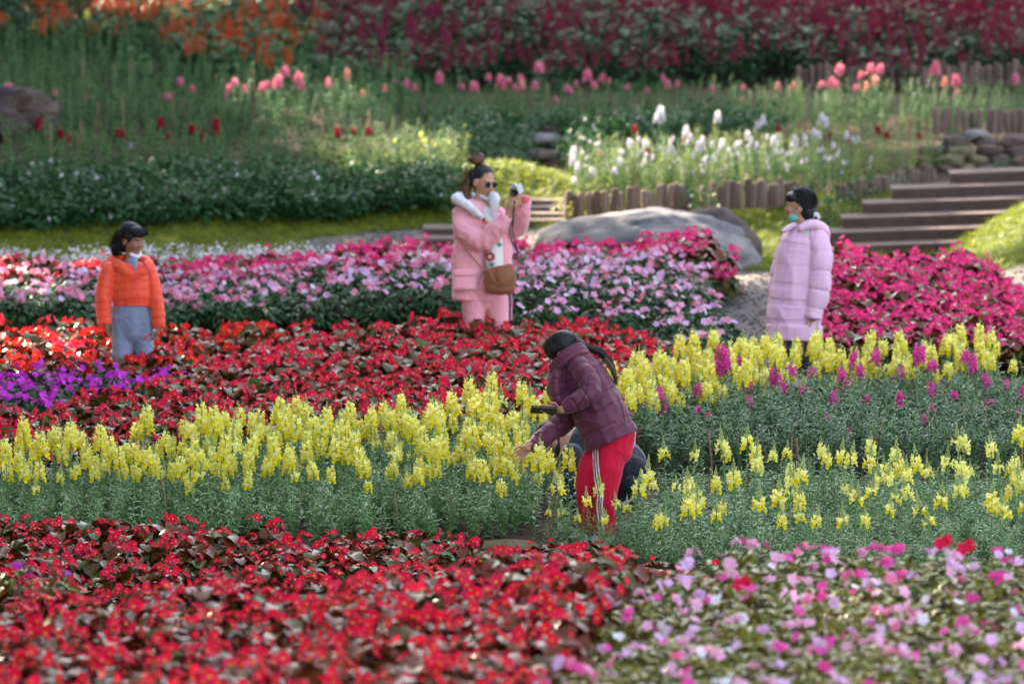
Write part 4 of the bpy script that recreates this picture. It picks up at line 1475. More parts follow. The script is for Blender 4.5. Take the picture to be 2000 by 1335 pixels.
class Blob:
    """shapes that are fused into one continuous skin"""
    def __init__(s):
        s.v = []; s.f = []; s.chains = []

    def tube(s, pts, rad, side=None, n=14, cap0=True, cap1=True, chain=True, capk=.8):
        pts = [Vector(p) for p in pts]
        rad = [(r, r) if isinstance(r, (int, float)) else r for r in rad]
        # refine
        P = []; R = []
        for i in range(len(pts) - 1):
            k = 3
            for j in range(k):
                u = j / k
                p0 = pts[max(0, i - 1)]; p1 = pts[i]; p2 = pts[i + 1]; p3 = pts[min(len(pts) - 1, i + 2)]
                P.append(.5 * ((2 * p1) + (p2 - p0) * u + (2 * p0 - 5 * p1 + 4 * p2 - p3) * u * u + (3 * p1 - p0 - 3 * p2 + p3) * u ** 3))
                uu = u * u * (3 - 2 * u)
                R.append((rad[i][0] + (rad[i + 1][0] - rad[i][0]) * uu, rad[i][1] + (rad[i + 1][1] - rad[i][1]) * uu))
        P.append(pts[-1]); R.append(rad[-1])
        vd = Vector((0, 1, -.14)).normalized()
        rings = []
        m = len(P)
        for i in range(m):
            d = (P[min(m - 1, i + 1)] - P[max(0, i - 1)]).normalized()
            if side is not None:
                a = Vector(side) - d * d.dot(Vector(side))
            else:
                a = d.cross(vd)
                if a.length < .15:
                    a = d.cross(Vector((1, 0, 0)))
            a.normalize()
            b = d.cross(a).normalized()
            rings.append((P[i], a, b, R[i][0], R[i][1], d))
        full = []
        if cap0:
            p, a, b, ra, rb, d = rings[0]
            rr = min(ra, rb) * capk
            for t in (80, 50, 25):
                c = math.cos(math.radians(t)); sn = math.sin(math.radians(t))
                full.append((p - d * rr * sn, a, b, ra * c, rb * c))
        full += [r[:5] for r in rings]
        if cap1:
            p, a, b, ra, rb, d = rings[-1]
            rr = min(ra, rb) * capk
            for t in (25, 50, 80):
                c = math.cos(math.radians(t)); sn = math.sin(math.radians(t))
                full.append((p + d * rr * sn, a, b, ra * c, rb * c))
        o = len(s.v)
        for p, a, b, ra, rb in full:
            for j in range(n):
                an = 2 * math.pi * j / n
                s.v.append(p + a * ra * math.cos(an) + b * rb * math.sin(an))
        for i in range(len(full) - 1):
            for j in range(n):
                q = (j + 1) % n
                s.f.append((o + i * n + j, o + i * n + q, o + (i + 1) * n + q, o + (i + 1) * n + j))
        s.f.append(tuple(o + j for j in range(n))[::-1])
        s.f.append(tuple(o + (len(full) - 1) * n + j for j in range(n)))
        if chain:
            s.chains.append(([tuple(p) for p in P], [max(r) for r in R]))

    def ell(s, c, r, R=None, n=16):
        o = len(s.v)
        R = R or Matrix.Identity(3)
        c = Vector(c)
        m = 10
        s.v.append(c + R @ Vector((0, 0, r[2])))
        for i in range(1, m):
            th = math.pi * i / m
            for j in range(n):
                a = 2 * math.pi * j / n
                s.v.append(c + R @ Vector((r[0] * math.sin(th) * math.cos(a), r[1] * math.sin(th) * math.sin(a), r[2] * math.cos(th))))
        s.v.append(c + R @ Vector((0, 0, -r[2])))
        for j in range(n):
            q = (j + 1) % n
            s.f.append((o, o + 1 + j, o + 1 + q))
            for i in range(m - 2):
                s.f.append((o + 1 + i * n + j, o + 1 + (i + 1) * n + j, o + 1 + (i + 1) * n + q, o + 1 + i * n + q))
            e = o + 1 + (m - 1) * n
            s.f.append((o + 1 + (m - 2) * n + j, e, o + 1 + (m - 2) * n + q))

    def build(s, name, mk, root, voxel=.006, smooth=4, disp=None, fac=.5, cutfn=None):
        base = root
        off = Vector((0, 0, 0))
        while base is not None:
            off += base.location
            base = base.parent
        me = bpy.data.meshes.new(name + '_raw')
        me.from_pydata([tuple(p - off) for p in s.v], [], s.f)
        ob = bpy.data.objects.new(name, me)
        COL.objects.link(ob)
        md = ob.modifiers.new('r', 'REMESH')
        md.mode = 'VOXEL'; md.voxel_size = voxel; md.use_smooth_shade = True
        ms = ob.modifiers.new('s', 'SMOOTH')
        ms.factor = fac; ms.iterations = smooth
        dg = bpy.context.evaluated_depsgraph_get()
        ev = ob.evaluated_get(dg)
        m2 = bpy.data.meshes.new_from_object(ev)
        m2.name = name
        ob.modifiers.clear()
        ob.data = m2
        bpy.data.meshes.remove(me)
        m2.materials.clear()
        m2.materials.append(M[mk])
        n = len(m2.vertices)
        co = np.zeros(n * 3, np.float32); m2.vertices.foreach_get('co', co); co = co.reshape(-1, 3)
        if disp is not None:
            no = np.zeros(n * 3, np.float32); m2.vertices.foreach_get('normal', no); no = no.reshape(-1, 3)
            co = co + no * disp(co + np.array(off, np.float32), no, s)[:, None]
            m2.vertices.foreach_set('co', co.astype(np.float32).ravel())
        m2.polygons.foreach_set('use_smooth', np.ones(len(m2.polygons), bool))
        m2.update()
        ob.parent = root
        return ob


def chain_param(co, chains):
    """for every vertex: chain index, arc length along it (nearest by distance over radius)"""
    best = np.full(len(co), 1e9); S = np.zeros(len(co)); C = np.zeros(len(co), int)
    for ci, (P, R) in enumerate(chains):
        P = np.array(P); acc = 0
        for i in range(len(P) - 1):
            a, b = P[i], P[i + 1]
            d = b - a; L = np.linalg.norm(d)
            if L < 1e-6: continue
            u = np.clip(((co - a) @ d) / L ** 2, 0, 1)
            q = np.linalg.norm(co - (a + u[:, None] * d), axis=1) / (R[i] + 1e-6)
            k = q < best
            best[k] = q[k]; S[k] = acc + u[k] * L; C[k] = ci
            acc += L
    return C, S


def quilt(spacing, depth, wrinkle=.0, wscale=14, sharp=.010, skip=(), per=None):
    def f(co, no, s):
        C, S = chain_param(co, s.chains)
        sp = np.array([(per or {}).get(c, spacing) for c in range(max(1, len(s.chains)))])[C]
        w = np.array([noise.noise(Vector(p) * 9) for p in co]) * .006
        ph = np.mod(S + w, sp)
        dd = np.minimum(ph, sp - ph)
        o = -depth * np.exp(-(dd / sharp) ** 1.3) + depth * .35 * np.sin(math.pi * ph / sp)
        for c in skip:
            o[C == c] = 0
        if wrinkle:
            o = o + wrinkle * np.array([abs(noise.noise(Vector((p[0] * wscale, p[1] * wscale, p[2] * wscale * .7)))) * -1.6 + .35 for p in co])
        return o
    return f


def wrinkles(amp, scale=10, stretch=(1, 1, .45)):
    def f(co, no, s):
        return amp * np.array([noise.noise(Vector((p[0] * scale * stretch[0], p[1] * scale * stretch[1], p[2] * scale * stretch[2]))) - abs(noise.noise(Vector(tuple(p)) * scale * 1.7)) * .7 for p in co])
    return f


def face_rot(fwd, up=(0, 0, 1)):
    f = Vector(fwd).normalized()
    u = Vector(up); u = (u - f * u.dot(f)).normalized()
    r = f.cross(u)
    return Matrix((r, f, u)).transposed()      # columns: right, forward, up


def add_head(b, c, R, s=1.0):
    """head about .22 s tall, c = middle of the skull, local axes right/forward/up"""
    def L(x, y, z): return Vector(c) + R @ Vector((x * s, y * s, z * s))
    def sc(*r): return tuple(v * s for v in r)
    b.ell(L(0, -.012, .022), sc(.074, .092, .088), R)
    b.ell(L(0, .022, -.018), sc(.062, .068, .082), R)
    b.ell(L(0, .045, -.070), sc(.036, .036, .034), R)
    b.ell(L(0, .016, -.060), sc(.052, .054, .044), R)
    b.ell(L(0, .088, -.022), sc(.013, .018, .018), R)          # nose tip
    b.tube([L(0, .078, .012), L(0, .094, -.018)], [.008 * s, .012 * s], n=8, chain=False)
    b.ell(L(0, .074, .025), sc(.048, .014, .012), R)           # brow
    for sx in (-1, 1):
        b.ell(L(sx * .036, .062, -.022), sc(.022, .022, .022), R)   # cheek
        b.ell(L(sx * .075, -.002, -.006), sc(.009, .020, .032), R)  # ear
    b.ell(L(0, .080, -.050), sc(.022, .012, .010), R)          # mouth area


def face_bits(root, c, R, s=1.0, eyes=True):
    def L(x, y, z): return Vector(c) + R @ Vector((x * s, y * s, z * s)) - root.location
    def ell(name, p, r, mk, seg=12):
        t = Tm()
        bb = Blob(); bb.ell((0, 0, 0), r, R, 10)
        t.add(bb.v, bb.f, mk, 0)
        return link(name, t.mesh(name), root, Matrix.Translation(p))
    if eyes:
        for sx in (-1, 1):
            e = ell('eye', L(sx * .030, .074, .004), (.013 * s, .009 * s, .007 * s), 'eye')
            i = ell('iris', R @ Vector((0, .0065 * s, 0)), (.006 * s, .004 * s, .006 * s), 'iris')
            i.parent = e; i.matrix_local = Matrix.Translation(R @ Vector((0, .0065 * s, 0)))
            ell('eyebrow', L(sx * .031, .087, .024), (.020 * s, .004 * s, .0035 * s), 'brow')
    ell('lips', L(0, .090, -.050), (.020 * s, .006 * s, .007 * s), 'lips')


def add_hand(b, wrist, d, nrm, side, size=1.0, curl=(.3, .35, .4, .5), spread=.10, thumb=.6):
    """d towards the fingers, nrm palm normal (fingers curl to it), side: direction from palm centre to thumb"""
    d = Vector(d).normalized()
    side = (Vector(side) - d * d.dot(Vector(side))).normalized()
    nrm = d.cross(side) if d.cross(side).dot(Vector(nrm)) > 0 else side.cross(d)
    w = Vector(wrist)
    pal = .075 * size
    k = w + d * pal
    b.tube([w - d * .02 * size, w + d * .03 * size, k], [(.022 * size, .017 * size), (.034 * size, .014 * size), (.036 * size, .012 * size)], side=side, n=12, chain=False)
    lens = (.068, .076, .070, .055)
    for i in range(4):
        o = (1.5 - i) / 1.5
        base = k + side * o * .027 * size - d * .012 * size
        dd = (d + side * o * spread).normalized()
        p = base; pts = [p]
        ang = 0
        for j in range(3):
            ang += curl[i] * (.7 if j == 0 else 1.0)
            v = dd * math.cos(ang) + nrm * math.sin(ang)
            p = p + v * lens[i] * size * (.45, .32, .27)[j] * 1.15
            pts.append(p)
        r = .0086 * size
        b.tube(pts, [r * 1.1, r, r * .95, r * .82], side=side, n=8, chain=False)
    tb = w + d * .022 * size + side * .026 * size
    t1 = tb + (d * .6 + side * .7 + nrm * thumb * .4).normalized() * .034 * size
    t2 = t1 + (d * .9 + side * .25 + nrm * thumb * .6).normalized() * .030 * size
    t3 = t2 + (d * 1.0 + nrm * thumb * .5).normalized() * .022 * size
    b.tube([tb - side * .01, t1, t2, t3], [.012 * size, .0105 * size, .0098 * size, .008 * size], n=8, chain=False)


def ribbon(name, root, pts, wd, mk, toward=None, th=.003, sideshift=0):
    """flat strip through world points, width wd (metres) across the view"""
    pts = [Vector(p) for p in pts]
    base = root; off = Vector((0, 0, 0))
    while base is not None:
        off += base.location; base = base.parent
    vd = Vector((0, 1, -.14)).normalized()
    v = []; f = []
    m = len(pts)
    for i, p in enumerate(pts):
        d = (pts[min(m - 1, i + 1)] - pts[max(0, i - 1)]).normalized()
        a = d.cross(vd).normalized()
        b = a.cross(d).normalized()
        for q in ((-1, -1), (1, -1), (1, 1), (-1, 1)):
            v.append(p + a * wd * .5 * q[0] + b * th * .5 * q[1] - off)
    for i in range(m - 1):
        for j in range(4):
            q = (j + 1) % 4
            f.append((i * 4 + j, i * 4 + q, i * 4 + 4 + q, i * 4 + 4 + j))
    f += [(3, 2, 1, 0), tuple((m - 1) * 4 + j for j in range(4))]
    t = Tm(); t.add(v, f, mk, 0)
    o = link(name, t.mesh(name), root)
    for p in o.data.polygons: p.use_smooth = False
    return o


def bvh_of(obj):
    me = obj.data
    base = obj.parent; off = Vector((0, 0, 0))
    while base is not None:
        off += base.location; base = base.parent
    return BVHTree.FromPolygons([v.co + off for v in me.vertices], [tuple(p.vertices) for p in me.polygons])


def onto(bvh, px, py, lift=.003, D=30):
    """the surface point of a garment that the photo shows at (px, py)"""
    o = Vector((0, 0, H)); d = (W(px, py, D) - o).normalized()
    h = bvh.ray_cast(o, d)
    if h[0] is None:
        return None
    n = h[1] if h[1].dot(d) < 0 else -h[1]
    return h[0] + n * lift - d * lift * .3


def seam_strip(name, root, bvh, path, wpx, mk, lift=.003, steps=24):
    """thin strip lying on a garment, following a path"""
    pts = []
    for i in range(len(path) - 1):
        for j in range(steps // (len(path) - 1)):
            u = j / (steps // (len(path) - 1))
            pts.append((path[i][0] + (path[i + 1][0] - path[i][0]) * u, path[i][1] + (path[i + 1][1] - path[i][1]) * u))
    pts.append(path[-1])
    base = root; off = Vector((0, 0, 0))
    while base is not None:
        off += base.location; base = base.parent
    v = []; f = []
    rows = []
    for i, (x, y) in enumerate(pts):
        a = pts[max(0, i - 1)]; b = pts[min(len(pts) - 1, i + 1)]
        dx, dy = b[0] - a[0], b[1] - a[1]
        L = math.hypot(dx, dy) or 1
        nx, ny = -dy / L, dx / L
        r = [onto(bvh, x + nx * k * wpx * .5, y + ny * k * wpx * .5, lift) for k in (-1, 0, 1)]
        if any(q is None for q in r):
            continue
        if rows and (r[1] - rows[-1][1]).length > .08:
            continue
        rows.append(r)
    for r in rows:
        v += [q - off for q in r]
    for i in range(len(rows) - 1):
        a = i * 3
        f += [(a, a + 1, a + 4, a + 3), (a + 1, a + 2, a + 5, a + 4)]
    if not f:
        return None
    t = Tm(); t.add(v, f, mk, 0)
    return link(name, t.mesh(name), root)


def disc_on(name, root, bvh, x, y, r, mk, lift=.004):
    base = root; off = Vector((0, 0, 0))
    while base is not None:
        off += base.location; base = base.parent
    c0 = onto(bvh, x, y, lift)
    q = [onto(bvh, x + r * (1 + .15 * (i % 2)) * math.cos(i * .5236), y + r * (1 + .15 * (i % 2)) * math.sin(i * .5236), lift) for i in range(12)]
    if c0 is None or any(v is None for v in q):
        return
    t = Tm(); t.add([c0 - off] + [v - off for v in q], [(0, i + 1, (i + 1) % 12 + 1) for i in range(12)], mk, 0)
    link(name, t.mesh(name), root)


def ponytail(b, pts, rad):
    b.tube(pts, rad, n=12)


def strand(amp=.0018, k=70):
    def f(co, no, s):
        return amp * np.array([math.sin(k * 2.2 * noise.noise(Vector((p[0] * 4, p[1] * 4, p[2] * 4))) + k * 1.2 * p[1] + k * .8 * p[0]) for p in co])
    return f


def strands(root, parent, c, R, s, target, n=260, rad=(.080, .097, .092), mk='hair', loose=.0, front=.25):
    """fine locks combed over the skull from the hairline to the place they are gathered"""
    t = Tm()
    tg = Vector(target).normalized()
    k = 0
    while k < n:
        d = Vector((random.gauss(0, 1), random.gauss(0, 1), random.gauss(0, 1))).normalized()
        if d.z < -.35 or (d.y > front and d.z < .45 + .3 * (d.y - front)):
            continue
        k += 1
        pts = []
        lift = random.uniform(.985, 1.035)
        for i in range(6):
            u = i / 5 * .92
            q = (d * (1 - u) + tg * u).normalized()
            q = q * (1 + loose * u * random.uniform(-.5, 1))
            pts.append(Vector(c) + R @ Vector((q.x * rad[0] * s * lift, q.y * rad[1] * s * lift - .022 * s, q.z * rad[2] * s * lift + .028 * s)) - root.location)
        t.put(stick(pts, .0022, .0012, mk, 3), Matrix())
    o = link('hair_strands', t.mesh('hair_strands'), parent)
    return o


def locks(root, parent, pts, spread, n, mk, r=.0022, mk2=None):
    t = Tm()
    for k in range(n):
        off = Vector((random.gauss(0, 1), random.gauss(0, 1), random.gauss(0, 1))) * .5
        e = random.uniform(.75, 1.05)
        q = []
        m = len(pts)
        for i, p in enumerate(pts):
            u = i / (m - 1)
            w = spread * (math.sin(math.pi * min(1, u * .75 + .15)))
            q.append(p + (pts[min(m - 1, i + 1)] - p) * (e - 1) + off * w - root.location)
        t.put(stick(q, r, r * .5, mk, 3), Matrix())
    return link('hair_strands', t.mesh('hair_strands'), parent)


# ------------------------------------------------------------------ girl in the maroon jacket
def maroon_girl():
    D0 = 32.5
    P = lambda x, y, d=0: W(x, y, D0 + d)
    foot = P(1172, 1052)
    root = empty('person', (foot.x, foot.y, hz1(foot.x, foot.y)), label='girl in quilted maroon jacket and red track trousers bending over yellow snapdragons', cat='person')
    b = Blob()
    hc = P(1101, 686, -.02)
    R = face_rot((-.80, .35, -.62), (-.45, 0, 1))
    add_head(b, hc, R, .93)
    # neck and torso
    b.tube([P(1195, 858), P(1165, 790), P(1135, 738), P(1118, 712)], [(.08, .08), (.10, .085), (.11, .085), (.06, .05)])
    b.tube([P(1122, 718), P(1104, 696)], [.045, .042])
    # legs
    b.tube([P(1196, 872, -.04), P(1187, 955, -.06), P(1180, 1046, -.05)], [.055, .050, .036])
    b.tube([P(1176, 872, .07), P(1149, 950, .03), P(1155, 1040, .1)], [.055, .046, .034])
    # near arm, bent, holding the phone
    b.tube([P(1132, 722, -.06), P(1150, 760, -.20), P(1105, 796, -.22), P(1092, 801, -.20)], [.042, .036, .026, .020])
    add_hand(b, P(1094, 800, -.20), P(1066, 797, -.22) - P(1094, 800, -.20), (0, -.4, -1), (0, -.5, .9), .80, (.10, .15, .2, .25), .05, .2)
    # far arm reaching down
    b.tube([P(1110, 745, .14), P(1092, 818, .12), P(1050, 856, .05), P(1030, 876, .0)], [.042, .036, .028, .020])
    add_hand(b, P(1034, 872, .0), P(1010, 892, .02) - P(1034, 872, 0), (.35, -.1, -.9), (-.75, -.2, .6), .82, (.18, .3, .45, .6), .28, .5)
    b.build('body', 'skin', root, .0042, 3)
    # hair
    h = Blob()
    def L(x, y, z): return hc + R @ Vector((x, y, z)) * .93
    h.ell(L(0, -.022, .034), (.080, .094, .086), R)
    h.ell(L(0, -.05, -.005), (.068, .062, .070), R)
    h.ell(L(0, .012, .046), (.078, .086, .074), R)
    tail = [L(0, -.10, .015), P(1150, 678, .04), P(1176, 690, .05), P(1195, 712, .04), P(1204, 738, .03)]
    h.tube(tail, [.024, (.019, .026), (.017, .024), (.012, .018), (.003, .006)])
    ho = h.build('hair', 'hair', root, .004, 3, disp=strand(.0014, 95))
    strands(root, ho, hc, R, .93, (0, -1, .1), 420, front=.3)
    locks(root, ho, tail, .022, 120, 'hair')
    locks(root, ho, [P(1184, 702, .0), P(1194, 716, -.01), P(1201, 732, -.01), P(1204, 750, .0)], .014, 90, 'hairb')
    # jacket
    j = Blob()
    j.tube([P(1196, 862), P(1180, 825), P(1160, 780), P(1140, 738), P(1124, 708), P(1113, 692, -.01)],
           [(.166, .155), (.158, .145), (.150, .136), (.135, .122), (.100, .095), (.070, .072)], cap0=False, cap1=False)
    j.tube([P(1127, 712, -.08), P(1142, 734, -.15), P(1155, 764, -.205), P(1128, 782, -.225), P(1104, 797, -.21)], [.060, .066, .062, .055, .040], cap1=False)
    j.tube([P(1120, 762, .09), P(1108, 812, .12), P(1090, 834, .11), P(1060, 856, .06), P(1034, 876, .01)], [.07, .066, .062, .054, .036], cap1=False)
    # collar standing up round the neck, front edge hanging down
    j.tube([P(1088, 726, -.03), P(1085, 760, -.03), P(1100, 795, -.02)], [(.042, .09), (.050, .10), (.055, .10)])
    jo = j.build('jacket', 'maroon', root, .005, 7, disp=quilt(.066, .0050, .0095, 13, .0060))
    # collar ring
    c = Blob()
    A = [P(1074, 716, -.06), P(1092, 694, -.10), P(1112, 678, -.10), P(1131, 671, -.06), P(1142, 676, .02), P(1120, 690, .09)]
    c.tube(A, [(.010, .012)] * 6)
    c.tube([p + Vector((.008, 0, -.022)) for p in A], [(.014, .018)] * 6)
    c.tube([p + Vector((.018, 0, -.048)) for p in A], [(.018, .024)] * 6)
    co_ = c.build('collar', 'maroon', root, .005, 4)
    co_.parent = jo
    bv = bvh_of(jo)
    # seams on the garment
    for path in ([(1150, 735), (1147, 760), (1138, 780), (1128, 795)], [(1205, 770), (1216, 800), (1222, 832)], [(1146, 790), (1144, 805), (1154, 828)]):
        seam_strip('seam', jo, bv, path, 1.6, 'maroon_d', .0015)
    # shirt under the hem
    s = Blob()
    s.tube([P(1222, 846, .03), P(1226, 868, .03)], [(.062, .07), (.045, .05)])
    s.build('shirt', 'lavshirt', root, .006, 3)
    # trousers
    tr = Blob()
    tr.tube([P(1200, 846, .0), P(1196, 880, -.0)], [(.125, .12), (.118, .12)])
    tr.tube([P(1196, 874, -.03), P(1188, 915, -.055), P(1182, 960, -.06), P(1181, 1005, -.055), P(1180, 1046, -.05)], [(.088, .085), (.086, .085), (.072, .07), (.064, .062), (.062, .06)], cap1=False)
    tr.tube([P(1176, 868, .07), P(1158, 905, .04), P(1147, 948, .02), P(1148, 1000, .06), P(1156, 1040, .1)], [(.085, .085), (.078, .08), (.066, .07), (.058, .06), (.055, .055)], cap1=False)
    to = tr.build('trousers', 'redpants', root, .0055, 4, disp=wrinkles(.006, 16, (1, 1, .8)))
    bt = bvh_of(to)
    pathc = [(1163, 876), (1164, 905), (1167, 935), (1173, 965), (1171, 990), (1174, 1012), (1175, 1044)]
    for k in (-4.6, 0, 4.6):
        seam_strip('stripe', to, bt, [(x + k, y + abs(k) * .1) for x, y in pathc], 2.6, 'stripe', .0022, 60)
    # shoes
    for q in (P(1180, 1050, -.05), P(1155, 1046, .1)):
        sh = Blob()
        sh.tube([q + Vector((.03, 0, -.0)), q + Vector((-.05, -.02, -.012)), q + Vector((-.13, -.03, -.02))], [(.036, .034), (.034, .04), (.022, .034)])
        sh.build('shoe', 'shoe', root, .006, 2)
    # phone, held: a thing of its own
    ph = empty('phone', P(1062, 801, -.235), label='black phone with gilded back held flat by the girl in maroon', cat='phone')
    o = link('case', bbox_mesh('case', (.145, .072, .007), 'phonegold'), ph)
    o2 = link('screen_glass', bbox_mesh('screen_glass', (.147, .074, .005), 'phone'), ph)
    o2.location = (0, 0, .0065)
    ph.rotation_euler = (-.62, .06, .10)


maroon_girl()


# ------------------------------------------------------------------ crouching person in navy
def crouching():
    D0 = 33.5
    P = lambda x, y, d=0: W(x, y, D0 + d)
    g = P(1170, 1010)
    root = empty('person', (g.x, g.y, hz1(g.x, g.y)), label='person in navy crouching behind the girl in maroon, mostly hidden by her', cat='person')
    b = Blob()
    hc = P(1074, 862, .1)
    R = face_rot((-.85, -.1, -.5), (-.4, 0, 1))
    add_head(b, hc, R, .95)
    b.tube([P(1205, 925), P(1160, 885), P(1112, 872), P(1090, 868)], [(.13, .13), (.13, .12), (.12, .10), .05])
    b.tube([P(1215, 930, -.1), P(1128, 950, -.12), P(1180, 1005, -.1)], [.08, .06, .045])
    b.tube([P(1215, 930, .12), P(1140, 960, .12), P(1195, 1005, .14)], [.08, .06, .045])
    b.tube([P(1110, 880, -.14), P(1098, 925, -.18), P(1128, 945, -.15)], [.045, .04, .03])
    b.tube([P(1110, 880, .14), P(1090, 925, .18), P(1128, 945, .15)], [.045, .04, .03])
    add_hand(b, P(1128, 945, -.15), (-1, 0, -.1), (0, 0, -1), (0, -1, 0), .9)
    add_hand(b, P(1128, 945, .15), (-1, 0, -.1), (0, 0, -1), (0, -1, 0), .9)
    b.build('body', 'skin', root, .006, 3)
    h = Blob()
    h.ell(hc + R @ Vector((0, -.022, .034)), (.082, .096, .086), R)
    h.ell(hc + R @ Vector((0, -.05, -.01)), (.07, .06, .08), R)
    h.build('hair', 'hair', root, .006, 3, disp=strand(.0014, 95))
    j = Blob()
    j.tube([P(1222, 915), P(1180, 890), P(1130, 876), P(1098, 872)], [(.155, .16), (.165, .16), (.15, .14), .07])
    j.tube([P(1118, 885, -.15), P(1100, 925, -.18), P(1126, 944, -.15)], [.068, .062, .045], cap1=False)
    j.tube([P(1118, 885, .15), P(1100, 925, .18), P(1126, 944, .15)], [.068, .062, .045], cap1=False)
    j.tube([P(1140, 880), P(1118, 940), P(1110, 975)], [(.10, .10), (.11, .10), (.08, .08)])
    j.build('jacket', 'navy', root, .008, 3, disp=wrinkles(.008, 12))
    t = Blob()
    t.tube([P(1232, 915, -.1), P(1228, 945, -.1), P(1215, 968, -.1)], [(.11, .12), (.10, .12), (.06, .08)])
    t.tube([P(1222, 935, -.1), P(1130, 950, -.14), P(1126, 985, -.13), P(1185, 1010, -.1)], [.10, .078, .07, .055])
    t.tube([P(1222, 935, .12), P(1140, 960, .12), P(1195, 1008, .14)], [.10, .078, .055])
    t.build('trousers', 'greyk', root, .008, 3, disp=wrinkles(.008, 12))
    for q in (P(1228, 975, -.14), P(1205, 1010, .14)):
        s = Blob()
        s.tube([q + Vector((.05, 0, .03)), q, q + Vector((-.14, -.02, -.045))], [(.035, .04), (.036, .042), (.022, .036)])
        so_ = s.build('shoe', 'greyk', root, .006, 2)
        o = ribbon('sole_stripe', so_, [q + Vector((.045, -.05, .03)), q + Vector((0, -.052, .0)), q + Vector((-.06, -.055, -.02))], .014, 'shoe')


crouching()


# ------------------------------------------------------------------ woman with the camera
def woman():
    D0 = 39.8
    P = lambda x, y, d=0: W(x, y, D0 + d)
    g = P(945, 760)
    root = empty('person', (g.x, g.y, hz1(g.x, g.y)), label='woman in a pink parka and sunglasses photographing with a small silver camera', cat='person')
    b = Blob()
    hc = P(944, 355, 0)
    R = face_rot((.62, -.72, -.20), (.1, 0, 1))
    add_head(b, hc, R, .98)
    b.tube([P(940, 570), P(930, 520), P(928, 440), P(932, 408), P(937, 395)], [(.09, .08), (.10, .08), (.15, .10), (.08, .07), .045])
    b.tube([P(935, 400), P(940, 378)], [.045, .042])
    b.tube([P(931, 585, 0), P(930, 650, -.02), P(930, 755, 0)], [.06, .055, .045])
    b.tube([P(960, 585, 0), P(966, 650, 0), P(970, 750, .03)], [.06, .055, .045])
    b.tube([P(902, 425, -.05), P(940, 468, -.17), P(985, 430, -.24), P(997, 414, -.25)], [.05, .042, .032, .024])
    add_hand(b, P(994, 418, -.26), (.35, -.25, 1), (.3, 1, 0), (-1, -.2, .3), .95, (.35, .4, .5, .55), .12, .3)
    b.tube([P(972, 425, .1), P(1010, 446, -.05), P(1020, 400, -.2)], [.05, .040, .026])
    add_hand(b, P(1021, 402, -.2), (-.35, -.3, 1), (-.6, .6, .2), (-.5, -.6, 0), .95, (.45, .5, .55, .6), .1, .4)
    b.build('body', 'skin', root, .0055, 3)
    def L(x, y, z): return hc + R @ Vector((x, y, z)) * .98
    face_bits(root, hc, R, .98, eyes=False)
    # sunglasses
    t = Tm()
    for sx in (-1, 1):
        bb = Blob(); bb.ell(L(sx * .031, .088, .004) - root.location, (.026, .007, .024), R, 14)
        t.add(bb.v, bb.f, 'black', 0)
    link('sunglasses', t.mesh('sunglasses'), root)
    # hair: cap, bun, loose hair behind
    h = Blob()
    h.ell(L(0, -.026, .040), (.080, .092, .080), R)
    h.ell(L(0, -.055, .0), (.070, .055, .075), R)
    ho = h.build('hair', 'hair', root, .0055, 3, disp=strand(.0015, 80))
    bun = Blob()
    bun.ell(P(932, 312, .02), (.042, .042, .036)); bun.ell(P(924, 309, .03), (.034, .03, .028)); bun.ell(P(938, 306, .02), (.028, .03, .024))
    o = bun.build('bun', 'hairb', root, .005, 2, disp=strand(.004, 60)); o.parent = ho
    strands(root, ho, hc, R, .98, (0, -.45, 1), 300, rad=(.080, .094, .086), front=.35)
    for k in range(5):
        a = k * 1.26
        cc = P(931, 309, .02)
        locks(root, o, [cc + Vector((.040 * math.cos(a + j * .5), .03 * math.sin(j), .034 * math.sin(a + j * .5))) for j in range(5)], .02, 18, 'hairb')
    lh = Blob()
    lh.tube([P(918, 345, .06), P(911, 372, .07), P(914, 395, .05)], [(.03, .04), (.03, .04), (.018, .03)])
    o = lh.build('loose_hair', 'hairb', root, .006, 2, disp=strand(.002, 60)); o.parent = ho
    locks(root, o, [P(917, 335, .05), P(911, 355, .06), P(911, 378, .07), P(914, 402, .04)], .045, 70, 'hairb')
    # mask pulled under the chin
    m = Blob()
    m.tube([L(-.062, .0, -.045), L(-.045, .055, -.088), L(0, .075, -.105), L(.045, .05, -.09)], [(.012, .024), (.016, .032), (.016, .034), (.012, .02)])
    m.build('face_mask', 'mask', root, .005, 3)
    # jacket
    j = Blob()
    j.tube([P(911, 588, .0), P(914, 540, .0), P(920, 490, 0), P(925, 445, 0), P(928, 412, 0)], [(.112, .15), (.118, .155), (.135, .15), (.148, .15), (.11, .12)], cap0=False)
    j.tube([P(986, 566, .05), P(986, 520, .04), P(980, 470, .03), P(965, 430, .03)], [(.06, .13), (.055, .13), (.06, .13), (.07, .12)], cap0=False)
    j.tube([P(903, 420, -.03), P(910, 450, -.10), P(941, 471, -.18), P(968, 452, -.22), P(992, 424, -.24)], [.085, .088, .080, .070, .056], cap1=False)
    j.tube([P(972, 424, .08), P(997, 448, .0), P(1015, 440, -.08), P(1022, 412, -.16), P(1024, 392, -.19)], [.08, .075, .066, .058, .054], cap1=False)
    jo = j.build('jacket', 'wpink', root, .007, 7, disp=wrinkles(.015, 10, (1, 1, .7)))
    cuf = Blob(); cuf.tube([P(1024, 394, -.20), P(1025, 388, -.205)], [(.036, .036), (.036, .036)])
    o = cuf.build('cuff_lining', 'wpinkd', root, .006, 1); o.parent = jo
    bj = bvh_of(jo)
    pk = Blob()
    pk.tube([P(908, 540, -.15), P(908, 562, -.155)], [(.082, .022), (.085, .03)])
    o = pk.build('pocket', 'wpink', root, .006, 3); o.parent = jo
    pf = Blob(); pf.tube([P(908, 529, -.155), P(908, 536, -.16)], [(.086, .018), (.086, .022)])
